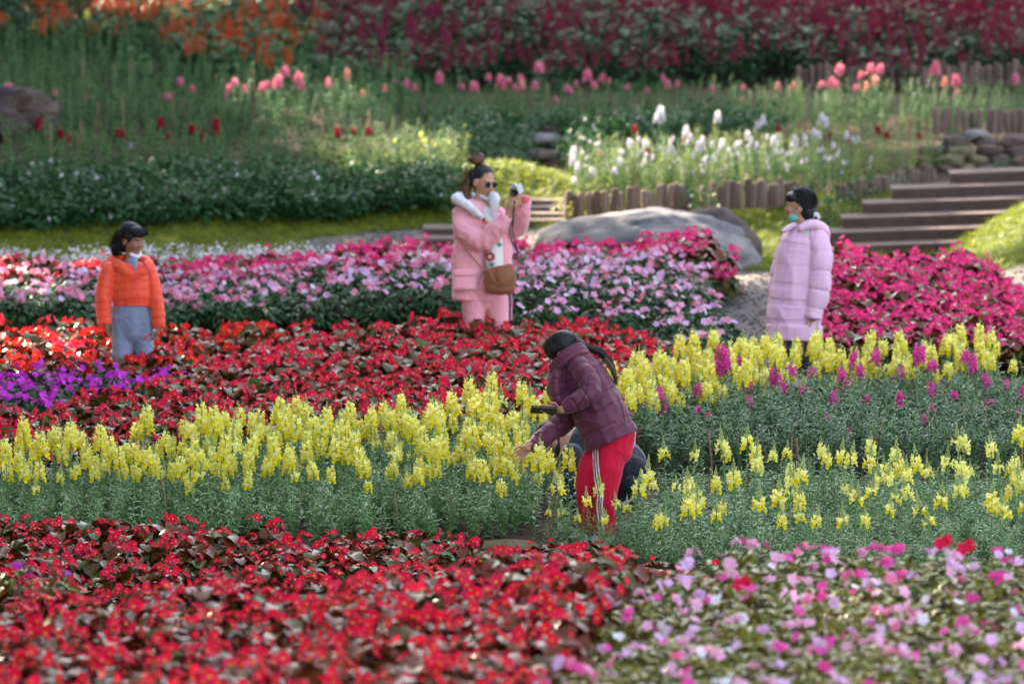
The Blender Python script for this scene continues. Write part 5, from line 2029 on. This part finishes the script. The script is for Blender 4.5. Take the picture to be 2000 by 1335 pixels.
    o = pf.build('pocket_flap', 'wpink', root, .006, 2); o.parent = jo
    seam_strip('waist_seam', jo, bj, [(884, 462), (900, 466), (912, 470)], 1.5, 'wpinkd', .002)
    # fleece collar
    f = Blob()
    f.tube([P(940, 424, -.15), P(921, 407, -.15), P(898, 392, -.10), P(891, 388, .02), P(905, 384, .1), P(935, 388, .14)], [(.020, .03), (.034, .036), (.038, .045), (.036, .045), (.038, .045), .036])
    f.tube([P(962, 424, -.12), P(966, 400, -.12), P(966, 385, -.06), P(955, 386, .08)], [(.026, .03), (.034, .04), (.036, .045), .035])
    fo = f.build('fleece_collar', 'fur', root, .006, 3, disp=wrinkles(.006, 40, (1, 1, 1)))
    fo.parent = jo
    # shirt
    s = Blob()
    s.tube([P(965, 545, -.06), P(966, 500, -.08), P(962, 450, -.09), P(950, 415, -.06)], [(.072, .09), (.066, .09), (.06, .08), (.05, .06)])
    sh = s.build('printed_shirt', 'shirtw', root, .006, 3, disp=wrinkles(.004, 14))
    bs = bvh_of(sh)
    for (x, y, r, mk, mk2) in ((958, 501, 8, 'redprint', 'shirtw'), (969, 471, 6, 'goldprint', None), (978, 497, 6, 'tealprint', None), (950, 517, 6, 'tealprint', None), (945, 430, 4, 'redprint', None), (952, 436, 4, 'goldprint', None), (961, 516, 4, 'tealprint', None), (975, 478, 4, 'tealprint', None)):
        disc_on('print', sh, bs, x, y, r, mk, .004)
        if mk2: disc_on('print', sh, bs, x, y, 3.5, mk2, .007)
    # trousers
    t = Blob()
    t.tube([P(944, 560), P(945, 582), P(947, 594)], [(.14, .12), (.13, .11), (.07, .08)])
    t.tube([P(925, 585, -.01), P(927, 640, -.02), P(928, 700, -.01), P(930, 752, 0)], [(.088, .10), (.074, .082), (.075, .075), (.075, .07)], cap1=False)
    t.tube([P(970, 585, .01), P(974, 640, .01), P(970, 700, .02), P(970, 748, .03)], [(.085, .10), (.072, .085), (.07, .075), (.07, .07)], cap1=False)
    t.build('trousers', 'wpink', root, .007, 4, disp=wrinkles(.006, 14))
    for q in (P(932, 757, 0), P(972, 753, .03)):
        s_ = Blob(); s_.tube([q + Vector((-.03, .03, 0)), q + Vector((.02, -.08, -.01)), q + Vector((.04, -.15, -.02))], [(.04, .035), (.042, .035), (.03, .02)])
        s_.build('shoe', 'shoe', root, .007, 2)
    ribbon('drawstring', root, [P(998, 562, -.15), P(1000, 590, -.15), P(999, 625, -.14)], .012, 'lpink')
    # handbag
    bag = empty('handbag', P(975, 545, -.2), label='tan brown leather handbag hanging at the front of the woman in pink', cat='handbag')
    k = Blob()
    k.tube([P(972, 526, -.2), P(976, 545, -.2), P(976, 566, -.2)], [(.098, .03), (.118, .042), (.105, .045)], n=20)
    ko = k.build('bag_body', 'bag', bag, .006, 2)
    f = Blob()
    f.tube([P(983, 521, -.235), P(987, 536, -.25), P(983, 556, -.25)], [(.062, .012), (.072, .014), (.048, .012)])
    f.build('flap', 'bag', bag, .005, 2)
    hpts = [P(952, 522, -.25), P(962, 545, -.26), P(980, 560, -.265), P(1000, 552, -.26), P(1003, 530, -.25)]
    hb = Blob(); hb.tube(hpts, [.007] * 5, n=8); hb.build('handle', 'bag', bag, .0035, 1)
    ribbon('bag_strap', bag, [P(899, 462, -.16), P(905, 478, -.185), P(918, 497, -.20), P(932, 514, -.21), P(940, 524, -.21)], .014, 'bag')
    # camera
    c = empty('camera_body', P(1008, 371, -.30), label='small silver compact camera with black lens held up by the woman in pink', cat='camera')
    c.name = 'compact_camera'
    c.rotation_euler = (.1, -.35, -.35)
    link('housing', bbox_mesh('housing', (.060, .105, .064), 'silver'), c)
    tt = Tm()
    n = 16
    v = []; ff = []
    for rr, yy in ((.024, 0), (.026, .03), (.020, .031), (.018, .02)):
        for i in range(n):
            a = 2 * math.pi * i / n
            v.append((rr * math.cos(a), -yy, rr * math.sin(a)))
    for q in range(3):
        for i in range(n):
            ff.append((q * n + i, q * n + (i + 1) % n, (q + 1) * n + (i + 1) % n, (q + 1) * n + i))
    ff.append(tuple(3 * n + i for i in range(n)))
    tt.add(v, ff, 'black', 0)
    o = link('lens', tt.mesh('lens'), c); o.location = (.010, -.053, -.008)
    o = link('viewfinder', bbox_mesh('viewfinder', (.028, .05, .016), 'silver'), c); o.location = (0, 0, .039)
    st = [P(1005, 392, -.29), P(1003, 420, -.29), P(1001, 450, -.28), P(1006, 475, -.27), P(1012, 495, -.26)]
    o = ribbon('camera_strap', c, st, .011, 'strap')
    o.parent = None; o.parent = c
    for vtx in o.data.vertices:
        vtx.co = c.rotation_euler.to_matrix().inverted() @ vtx.co
    o = ribbon('camera_strap', c, [p + Vector((-.02 if i in (2, 3) else .0, .01, 0)) for i, p in enumerate(st)], .009, 'strap')
    for vtx in o.data.vertices:
        vtx.co = c.rotation_euler.to_matrix().inverted() @ vtx.co


woman()


# ------------------------------------------------------------------ girl in lilac coat
def lilac():
    D0 = 38.5
    P = lambda x, y, d=0: W(x, y, D0 + d)
    g = P(1560, 742)
    root = empty('person', (g.x, g.y, hz1(g.x, g.y)), label='girl in a long quilted lilac coat on the gravel path, looking away to the left', cat='person')
    b = Blob()
    hc = P(1562, 402, 0)
    R = face_rot((-.96, .10, -.08), (-.03, 0, 1))
    add_head(b, hc, R, 1.0)
    b.tube([P(1560, 600), P(1563, 540), P(1570, 480), P(1570, 455), P(1566, 440)], [(.12, .10), (.11, .09), (.14, .09), (.07, .06), .04])
    b.tube([P(1568, 455), P(1564, 425)], [.042, .042])
    b.tube([P(1540, 600, .03), P(1538, 660, .03), P(1540, 738, .03)], [.07, .055, .04])
    b.tube([P(1575, 600, -.03), P(1572, 660, -.03), P(1572, 742, -.03)], [.07, .055, .04])
    b.tube([P(1600, 470, -.06), P(1598, 550, -.10), P(1586, 622, -.12)], [.045, .038, .026])
    add_hand(b, P(1586, 612, -.12), (-.05, -.05, -1), (-1, .3, 0), (-.4, -1, 0), .78, (.15, .2, .25, .3), .04)
    b.tube([P(1535, 470, .08), P(1520, 550, .06), P(1512, 615, .02)], [.045, .038, .026])
    add_hand(b, P(1512, 615, .02), (.1, -.1, -1), (1, .3, 0), (.2, -1, 0), .82, (.4, .5, .55, .6), .08)
    b.build('body', 'skin', root, .0055, 3)
    face_bits(root, hc, R)
    def L(x, y, z): return hc + R @ Vector((x, y, z))
    h = Blob()
    h.ell(L(0, -.028, .032), (.081, .095, .088), R)
    h.ell(L(0, -.045, -.03), (.070, .060, .082), R)
    h.ell(L(0, .036, .062), (.070, .060, .042), R)
    h.tube([P(1588, 412, .01), P(1591, 430, .02)], [(.03, .05), (.018, .03)])
    ho = h.build('hair', 'hair', root, .0055, 3, disp=strand(.0012, 80))
    strands(root, ho, hc, R, 1.0, (0, -1, -.45), 420, rad=(.086, .100, .096), front=.3)
    s = Blob()
    for i in range(7):
        a = i / 7 * 6.28
        s.ell(P(1593 + 5 * math.cos(a), 424 + 6 * math.sin(a), .03 * math.sin(a)), (.016, .016, .016), n=8)
    s.build('hair_tie', 'mask', root, .005, 1)
    m = Blob()
    m.ell(L(-.042, .045, -.066), (.016, .034, .032), R); m.ell(L(-.0, .066, -.088), (.036, .018, .024), R)
    mo = m.build('face_mask', 'maskteal', root, .005, 2)
    ribbon('ear_loop', mo, [L(-.068, .02, -.045), L(-.080, .01, -.02), L(-.082, -.012, .0)], .005, 'mask')
    # coat
    c = Blob()
    c.tube([P(1550, 668, 0), P(1551, 630, 0), P(1554, 580, 0), P(1558, 530, 0), P(1563, 485, 0), P(1568, 456, 0)], [(.195, .15), (.190, .155), (.178, .155), (.165, .15), (.152, .14), (.10, .10)], cap0=False, capk=.5)
    c.tube([P(1597, 462, -.06), P(1604, 500, -.10), P(1602, 560, -.13), P(1588, 622, -.14)], [.072, .080, .074, .060], cap1=False)
    co = c.build('coat', 'lilaccoat', root, .0065, 9, disp=quilt(.125, .0075, .013, 7, .010))
    f = Blob()
    f.tube([P(1527, 640, .06), P(1519, 570, .04), P(1532, 500, .05), P(1545, 465, .06)], [(.085, .10), (.07, .09), (.07, .08), (.06, .06)], cap0=False)
    fo = f.build('far_sleeve', 'lilaccoat', root, .0065, 3, disp=quilt(.112, .010, .005, 12, .012))
    fo.parent = co
    hd = Blob()
    hd.tube([P(1530, 452, -.08), P(1545, 443, -.06), P(1553, 440, .0), P(1562, 438, .1)], [(.016, .03), (.022, .035), (.022, .03), .02])
    hd.tube([P(1562, 446, -.12), P(1585, 438, -.08), P(1606, 448, .0), P(1612, 462, .06)], [(.024, .03), (.038, .05), (.045, .07), (.03, .06)])
    ho = hd.build('hood', 'lilaccoat', root, .0065, 3); ho.parent = co
    bc = bvh_of(co)
    seam_strip('zip', co, bc, [(1545, 455), (1537, 520), (1527, 590), (1512, 664)], 2.2, 'lilac', .003, 50)
    seam_strip('pocket_seam', co, bc, [(1533, 548), (1529, 600), (1545, 604), (1568, 602)], 1.6, 'lilac', .003, 30)
    seam_strip('badge', co, bc, [(1573, 455), (1578, 456)], 6, 'green_dot', .004, 4)
    t = Blob()
    t.tube([P(1540, 640, .03), P(1540, 700, .03), P(1541, 735, .03)], [.06, .052, .045], cap1=False)
    t.tube([P(1574, 640, -.03), P(1573, 700, -.03), P(1573, 738, -.03)], [.06, .052, .045], cap1=False)
    t.build('trousers', 'black', root, .007, 3)
    for q in (P(1540, 744, .03), P(1572, 748, -.03)):
        s_ = Blob(); s_.tube([q + Vector((.04, 0, .0)), q + Vector((-.06, -.01, -.01)), q + Vector((-.12, -.015, -.015))], [(.035, .035), (.035, .038), (.02, .03)])
        s_.build('shoe', 'shoe', root, .007, 2)


lilac()


# ------------------------------------------------------------------ girl in orange jacket
def orange():
    D0 = 38.2
    P = lambda x, y, d=0: W(x, y, D0 + d)
    g = P(256, 775)
    root = empty('person', (g.x, g.y, hz1(g.x, g.y)), label='little girl in bright orange padded jacket and grey blue trousers among the begonias', cat='person')
    b = Blob()
    hc = P(258, 469, 0)
    R = face_rot((.72, -.66, -.16), (.05, 0, 1))
    add_head(b, hc, R, .92)
    b.tube([P(257, 612), P(256, 580), P(255, 535), P(256, 515), P(256, 505)], [(.08, .07), (.09, .07), (.11, .07), (.06, .05), .036])
    b.tube([P(255, 515), P(257, 492)], [.038, .038])
    b.tube([P(237, 640), P(238, 700), P(236, 772)], [.06, .045, .034])
    b.tube([P(278, 640), P(280, 700), P(280, 775)], [.06, .045, .034])
    b.tube([P(215, 530), P(206, 590, -.04), P(207, 638, -.08)], [.04, .033, .022])
    add_hand(b, P(207, 634, -.08), (.15, -.1, -1), (1, .2, 0), (.1, -1, 0), .72, (.35, .4, .5, .5), .1)
    b.tube([P(293, 530), P(304, 590, -.03), P(309, 640, -.06)], [.04, .033, .022])
    add_hand(b, P(309, 636, -.06), (-.05, -.1, -1), (-1, .2, 0), (-.1, -1, 0), .72, (.35, .4, .5, .5), .1)
    b.build('body', 'skin_tan', root, .0052, 3)
    face_bits(root, hc, R, .92)
    def L(x, y, z): return hc + R @ Vector((x, y, z)) * .92
    h = Blob()
    h.ell(L(0, -.028, .034), (.082, .095, .088), R)
    h.ell(L(0, -.05, -.02), (.070, .055, .080), R)
    h.ell(L(0, .038, .082), (.064, .042, .030), R)
    h.tube([P(232, 466, .04), P(229, 485, .04), P(229, 498, .04)], [(.024, .03), (.020, .026), (.008, .014)])
    ho = h.build('hair', 'hair', root, .0052, 3, disp=strand(.0013, 80))
    strands(root, ho, hc, R, .92, (-.1, -.8, -.8), 380, rad=(.088, .100, .098), front=.3)
    locks(root, ho, [P(236, 455, .03), P(230, 470, .04), P(227, 487, .04), P(228, 506, .03)], .045, 110, 'hair')
    for k in range(7):
        x0 = -.055 + .018 * k
        locks(root, ho, [L(x0 * .7, .045, .105), L(x0, .075, .085), L(x0 * 1.1, .086, .060), L(x0 * 1.15, .083, .036 + .006 * abs(k - 3))], .016, 16, 'hair')
    m = Blob()
    m.tube([L(-.060, .005, -.05), L(-.042, .052, -.092), L(0, .068, -.108), L(.045, .048, -.09)], [(.010, .018), (.016, .030), (.018, .032), (.012, .018)])
    mo = m.build('face_mask', 'mask', root, .005, 2)
    ribbon('ear_loop', mo, [L(-.064, .01, -.045), L(-.070, .03, -.01), L(-.076, .02, .01)], .005, 'mask')
    ribbon('mask_cord', mo, [P(274, 503, -.12), P(284, 518, -.14), P(292, 532, -.15), P(294, 545, -.15)], .012, 'bcoral')
    j = Blob()
    j.tube([P(260, 598), P(260, 575), P(258, 545), P(257, 520)], [(.135, .12), (.148, .128), (.145, .12), (.10, .09)], cap0=False, capk=.4)
    j.tube([P(228, 516, -.02), P(238, 524, -.06), P(258, 540, -.09), P(285, 524, -.06), P(290, 516, -.02)], [.04] * 5, chain=False)
    j.tube([P(214, 524, -.01), P(204, 560, -.04), P(202, 600, -.06), P(205, 636, -.08)], [.056, .058, .056, .048], cap1=False)
    j.tube([P(290, 524, -.01), P(300, 560, -.03), P(307, 600, -.05), P(310, 640, -.06)], [.050, .052, .050, .045], cap1=False)
    jo = j.build('jacket', 'orange', root, .006, 8, disp=quilt(.05, .0028, .007, 10, .008))
    hd = Blob()
    hd.tube([P(203, 518, .02), P(222, 506, .06), P(255, 502, .10), P(285, 508, .06), P(293, 518, .02)], [(.022, .04), (.034, .05), (.032, .05), (.03, .05), (.018, .03)])
    o = hd.build('hood', 'orange', root, .006, 3); o.parent = jo
    bj = bvh_of(jo)
    seam_strip('zip', jo, bj, [(268, 535), (270, 570), (272, 602)], 1.8, 'bcoral', .003, 20)
    s = Blob()
    s.tube([P(257, 507, -.035), P(261, 516, -.065), P(264, 526, -.095)], [(.045, .022), (.028, .018), (.010, .010)])
    s.build('grey_shirt', 'greypants', root, .005, 2)
    t = Blob()
    t.tube([P(258, 598), P(258, 625), P(259, 648)], [(.13, .105), (.135, .11), (.11, .10)])
    t.tube([P(238, 620), P(239, 660), P(238, 705), P(235, 740), P(236, 768)], [(.075, .085), (.075, .08), (.070, .075), (.05, .06), (.042, .05)], cap1=False)
    t.tube([P(279, 620), P(281, 660), P(282, 700), P(281, 735), P(280, 770)], [(.072, .085), (.068, .08), (.060, .07), (.05, .06), (.042, .05)], cap1=False)
    to = t.build('trousers', 'greypants', root, .006, 4, disp=wrinkles(.009, 13))
    bt = bvh_of(to)
    seam_strip('embroidery', to, bt, [(281, 663), (288, 656), (297, 652)], 4, 'bcoral', .003, 8)
    for q in (P(236, 777), P(281, 779)):
        s_ = Blob(); s_.tube([q + Vector((-.02, .03, 0)), q + Vector((.02, -.06, -.01)), q + Vector((.03, -.11, -.02))], [(.034, .03), (.034, .03), (.024, .018)])
        s_.build('shoe', 'shoe', root, .007, 2)


orange()

# ================================================================== TREES ADDED OUT OF VIEW to cast the shade and its sunlit gaps
def patches():
    """sunlit spots on the ground as (photo column, depth, radius in columns, radius in metres)"""
    P = [(1230, 47.2, 190, 1.3), (1500, 48.0, 160, .9), (800, 48.2, 130, 1.0), (1950, 44.6, 150, 1.7), (1180, 45.6, 120, .7), (1060, 47.6, 90, .8), (1180, 47.5, 140, 1.3), (1330, 48.2, 160, 1.0), (1000, 45.8, 60, .8),
         (830, 48.9, 80, 1.0), (640, 52.0, 130, 1.2), (1240, 49.6, 60, .6), (480, 58.3, 180, 1.2), (60, 42.2, 110, .9), (60, 38.8, 130, .8),
         (1760, 42.2, 120, .35), (1650, 52.3, 200, .8), (1900, 51.6, 150, .8), (1850, 59, 180, 1.0), (1330, 44.3, 110, .45), (2030, 43.9, 140, 1.2), (1330, 46.6, 190, 1.0), (1450, 47.6, 120, .7), (930, 48.0, 100, .8), (720, 51.2, 120, .7), (1480, 48.7, 60, .5), (1700, 51.3, 90, .6), (1600, 57.8, 300, .8)]
    out = []
    for px, D, rx, rd in P:
        x, y = XY(px, D)
        out.append((x, y, rx / F * D, rd))
    return out


PT = patches()


def lit(x, y):
    for cx, cy, rx, ry in PT:
        if ((x - cx) / (rx + .2)) ** 2 + ((y - cy) / (ry + .25)) ** 2 < 1:
            return True
    if y < 25.5 and y > 15:
        return noise.noise(Vector((x * 2.2, y * 1.3, 3))) > (.20 if y < 23 else .32)
    return noise.noise(Vector((x * 3, y * 2, 9))) > .70


XM = -8.0
trunks = [24 + 6.2 * i for i in range(11)]
leafq = []
for k in range(5):
    t = Tm()
    for i in range(4):
        t.put(blade(.24, .17, 2, .3, .3, 'tree'), R3(rz=random.uniform(0, 6.28), rx=random.uniform(-1, 1), ry=random.uniform(-.8, .8), loc=(random.uniform(-.08, .08), random.uniform(-.08, .08), random.uniform(-.08, .08))), random.random())
    leafq.append(t)
pts = {i: [] for i in range(len(trunks))}
NL = 54000
u1 = RNG.uniform(17, 92, NL); u2 = RNG.uniform(1.4, 15.5, NL); u3 = RNG.normal(0, .35, NL)
for yy, zz, dx in zip(u1, u2, u3):
    xm = XM + dx
    gx = xm + .5 * (zz - .3) / .48
    gy = yy - .75 * (zz - .3) / .48
    if gx > -6.2 and lit(gx, gy):  # leaves left out wherever the ground is meant to be sunlit
        continue
    i = min(range(len(trunks)), key=lambda q: abs(trunks[q] - yy))
    pts[i].append((xm, yy, zz + hz1(XM, yy) * 0))
for i, ty in enumerate(trunks):
    g = hz1(XM, ty)
    r = empty('added_shade_tree', (XM, ty, g), label='added unseen tree left of the garden, crown gaps shaped to let sun patches through', cat='tree', group='unseen trees added to shade the garden')
    t = Tm()
    t.put(stick([(0, 0, -.2), (.1, .05, 3), (-.1, 0, 7), (.05, .1, 12)], .22, .05, 'bark', 8), Matrix())
    for k in range(9):
        z0 = 3 + k * 1.1
        s = 1 if k % 2 else -1
        t.put(stick([(0, 0, z0), (.15, s * 1.3, z0 + .7), (-.1, s * 2.6, z0 + 1.1)], .07, .02, 'bark', 5), Matrix())
    link('trunk', t.mesh('trunk'), r)
    p = np.array(pts[i]) - np.array([XM, ty, g])
    n = len(p)
    me = build_mesh('crown', leafq, RNG.integers(0, 5, n), mats_for(p[:, 0], p[:, 1], p[:, 2], .8, 1.25, .5), RNG.uniform(0, .5, n))
    tag(link('crown', me, r), kind='stuff')

# unseen trees added on the ridge to block the low sky glow
FT = Tm()
for k in range(420):
    u = random.random()
    a = random.uniform(0, 6.28)
    rr = 3.6 * math.sqrt(random.random()) * math.sin(math.pi * (.12 + .8 * u)) ** .6
    FT.put(random.choice(leafq), R3(rz=a, rx=random.uniform(-1, 1), s=4.2, loc=(rr * math.cos(a), rr * math.sin(a), 3.5 + 14 * u)), random.random() * .4)
fcrown = FT.mesh('crown')
FK = Tm()
FK.put(stick([(0, 0, -.5), (.2, .1, 6), (-.1, 0, 15)], .3, .08, 'bark', 7), Matrix())
ftr = FK.mesh('trunk')
k = 0
for row_, yy in enumerate((84, 92)):
    for i in range(13):
        x0 = -36 + i * 6 + row_ * 3 + random.uniform(-1, 1)
        y0 = yy + random.uniform(-1.5, 1.5)
        r = empty('added_ridge_tree', (x0, y0, hz1(x0, y0)), rz=random.uniform(0, 6.28), label='added unseen tree on the ridge behind, blocking the low sky glow', cat='tree', group='unseen trees added on the ridge behind')
        s = random.uniform(.46, .58)
        r.scale = (s, s, s)
        link('trunk', ftr, r)
        tag(link('crown', fcrown, r), kind='stuff')
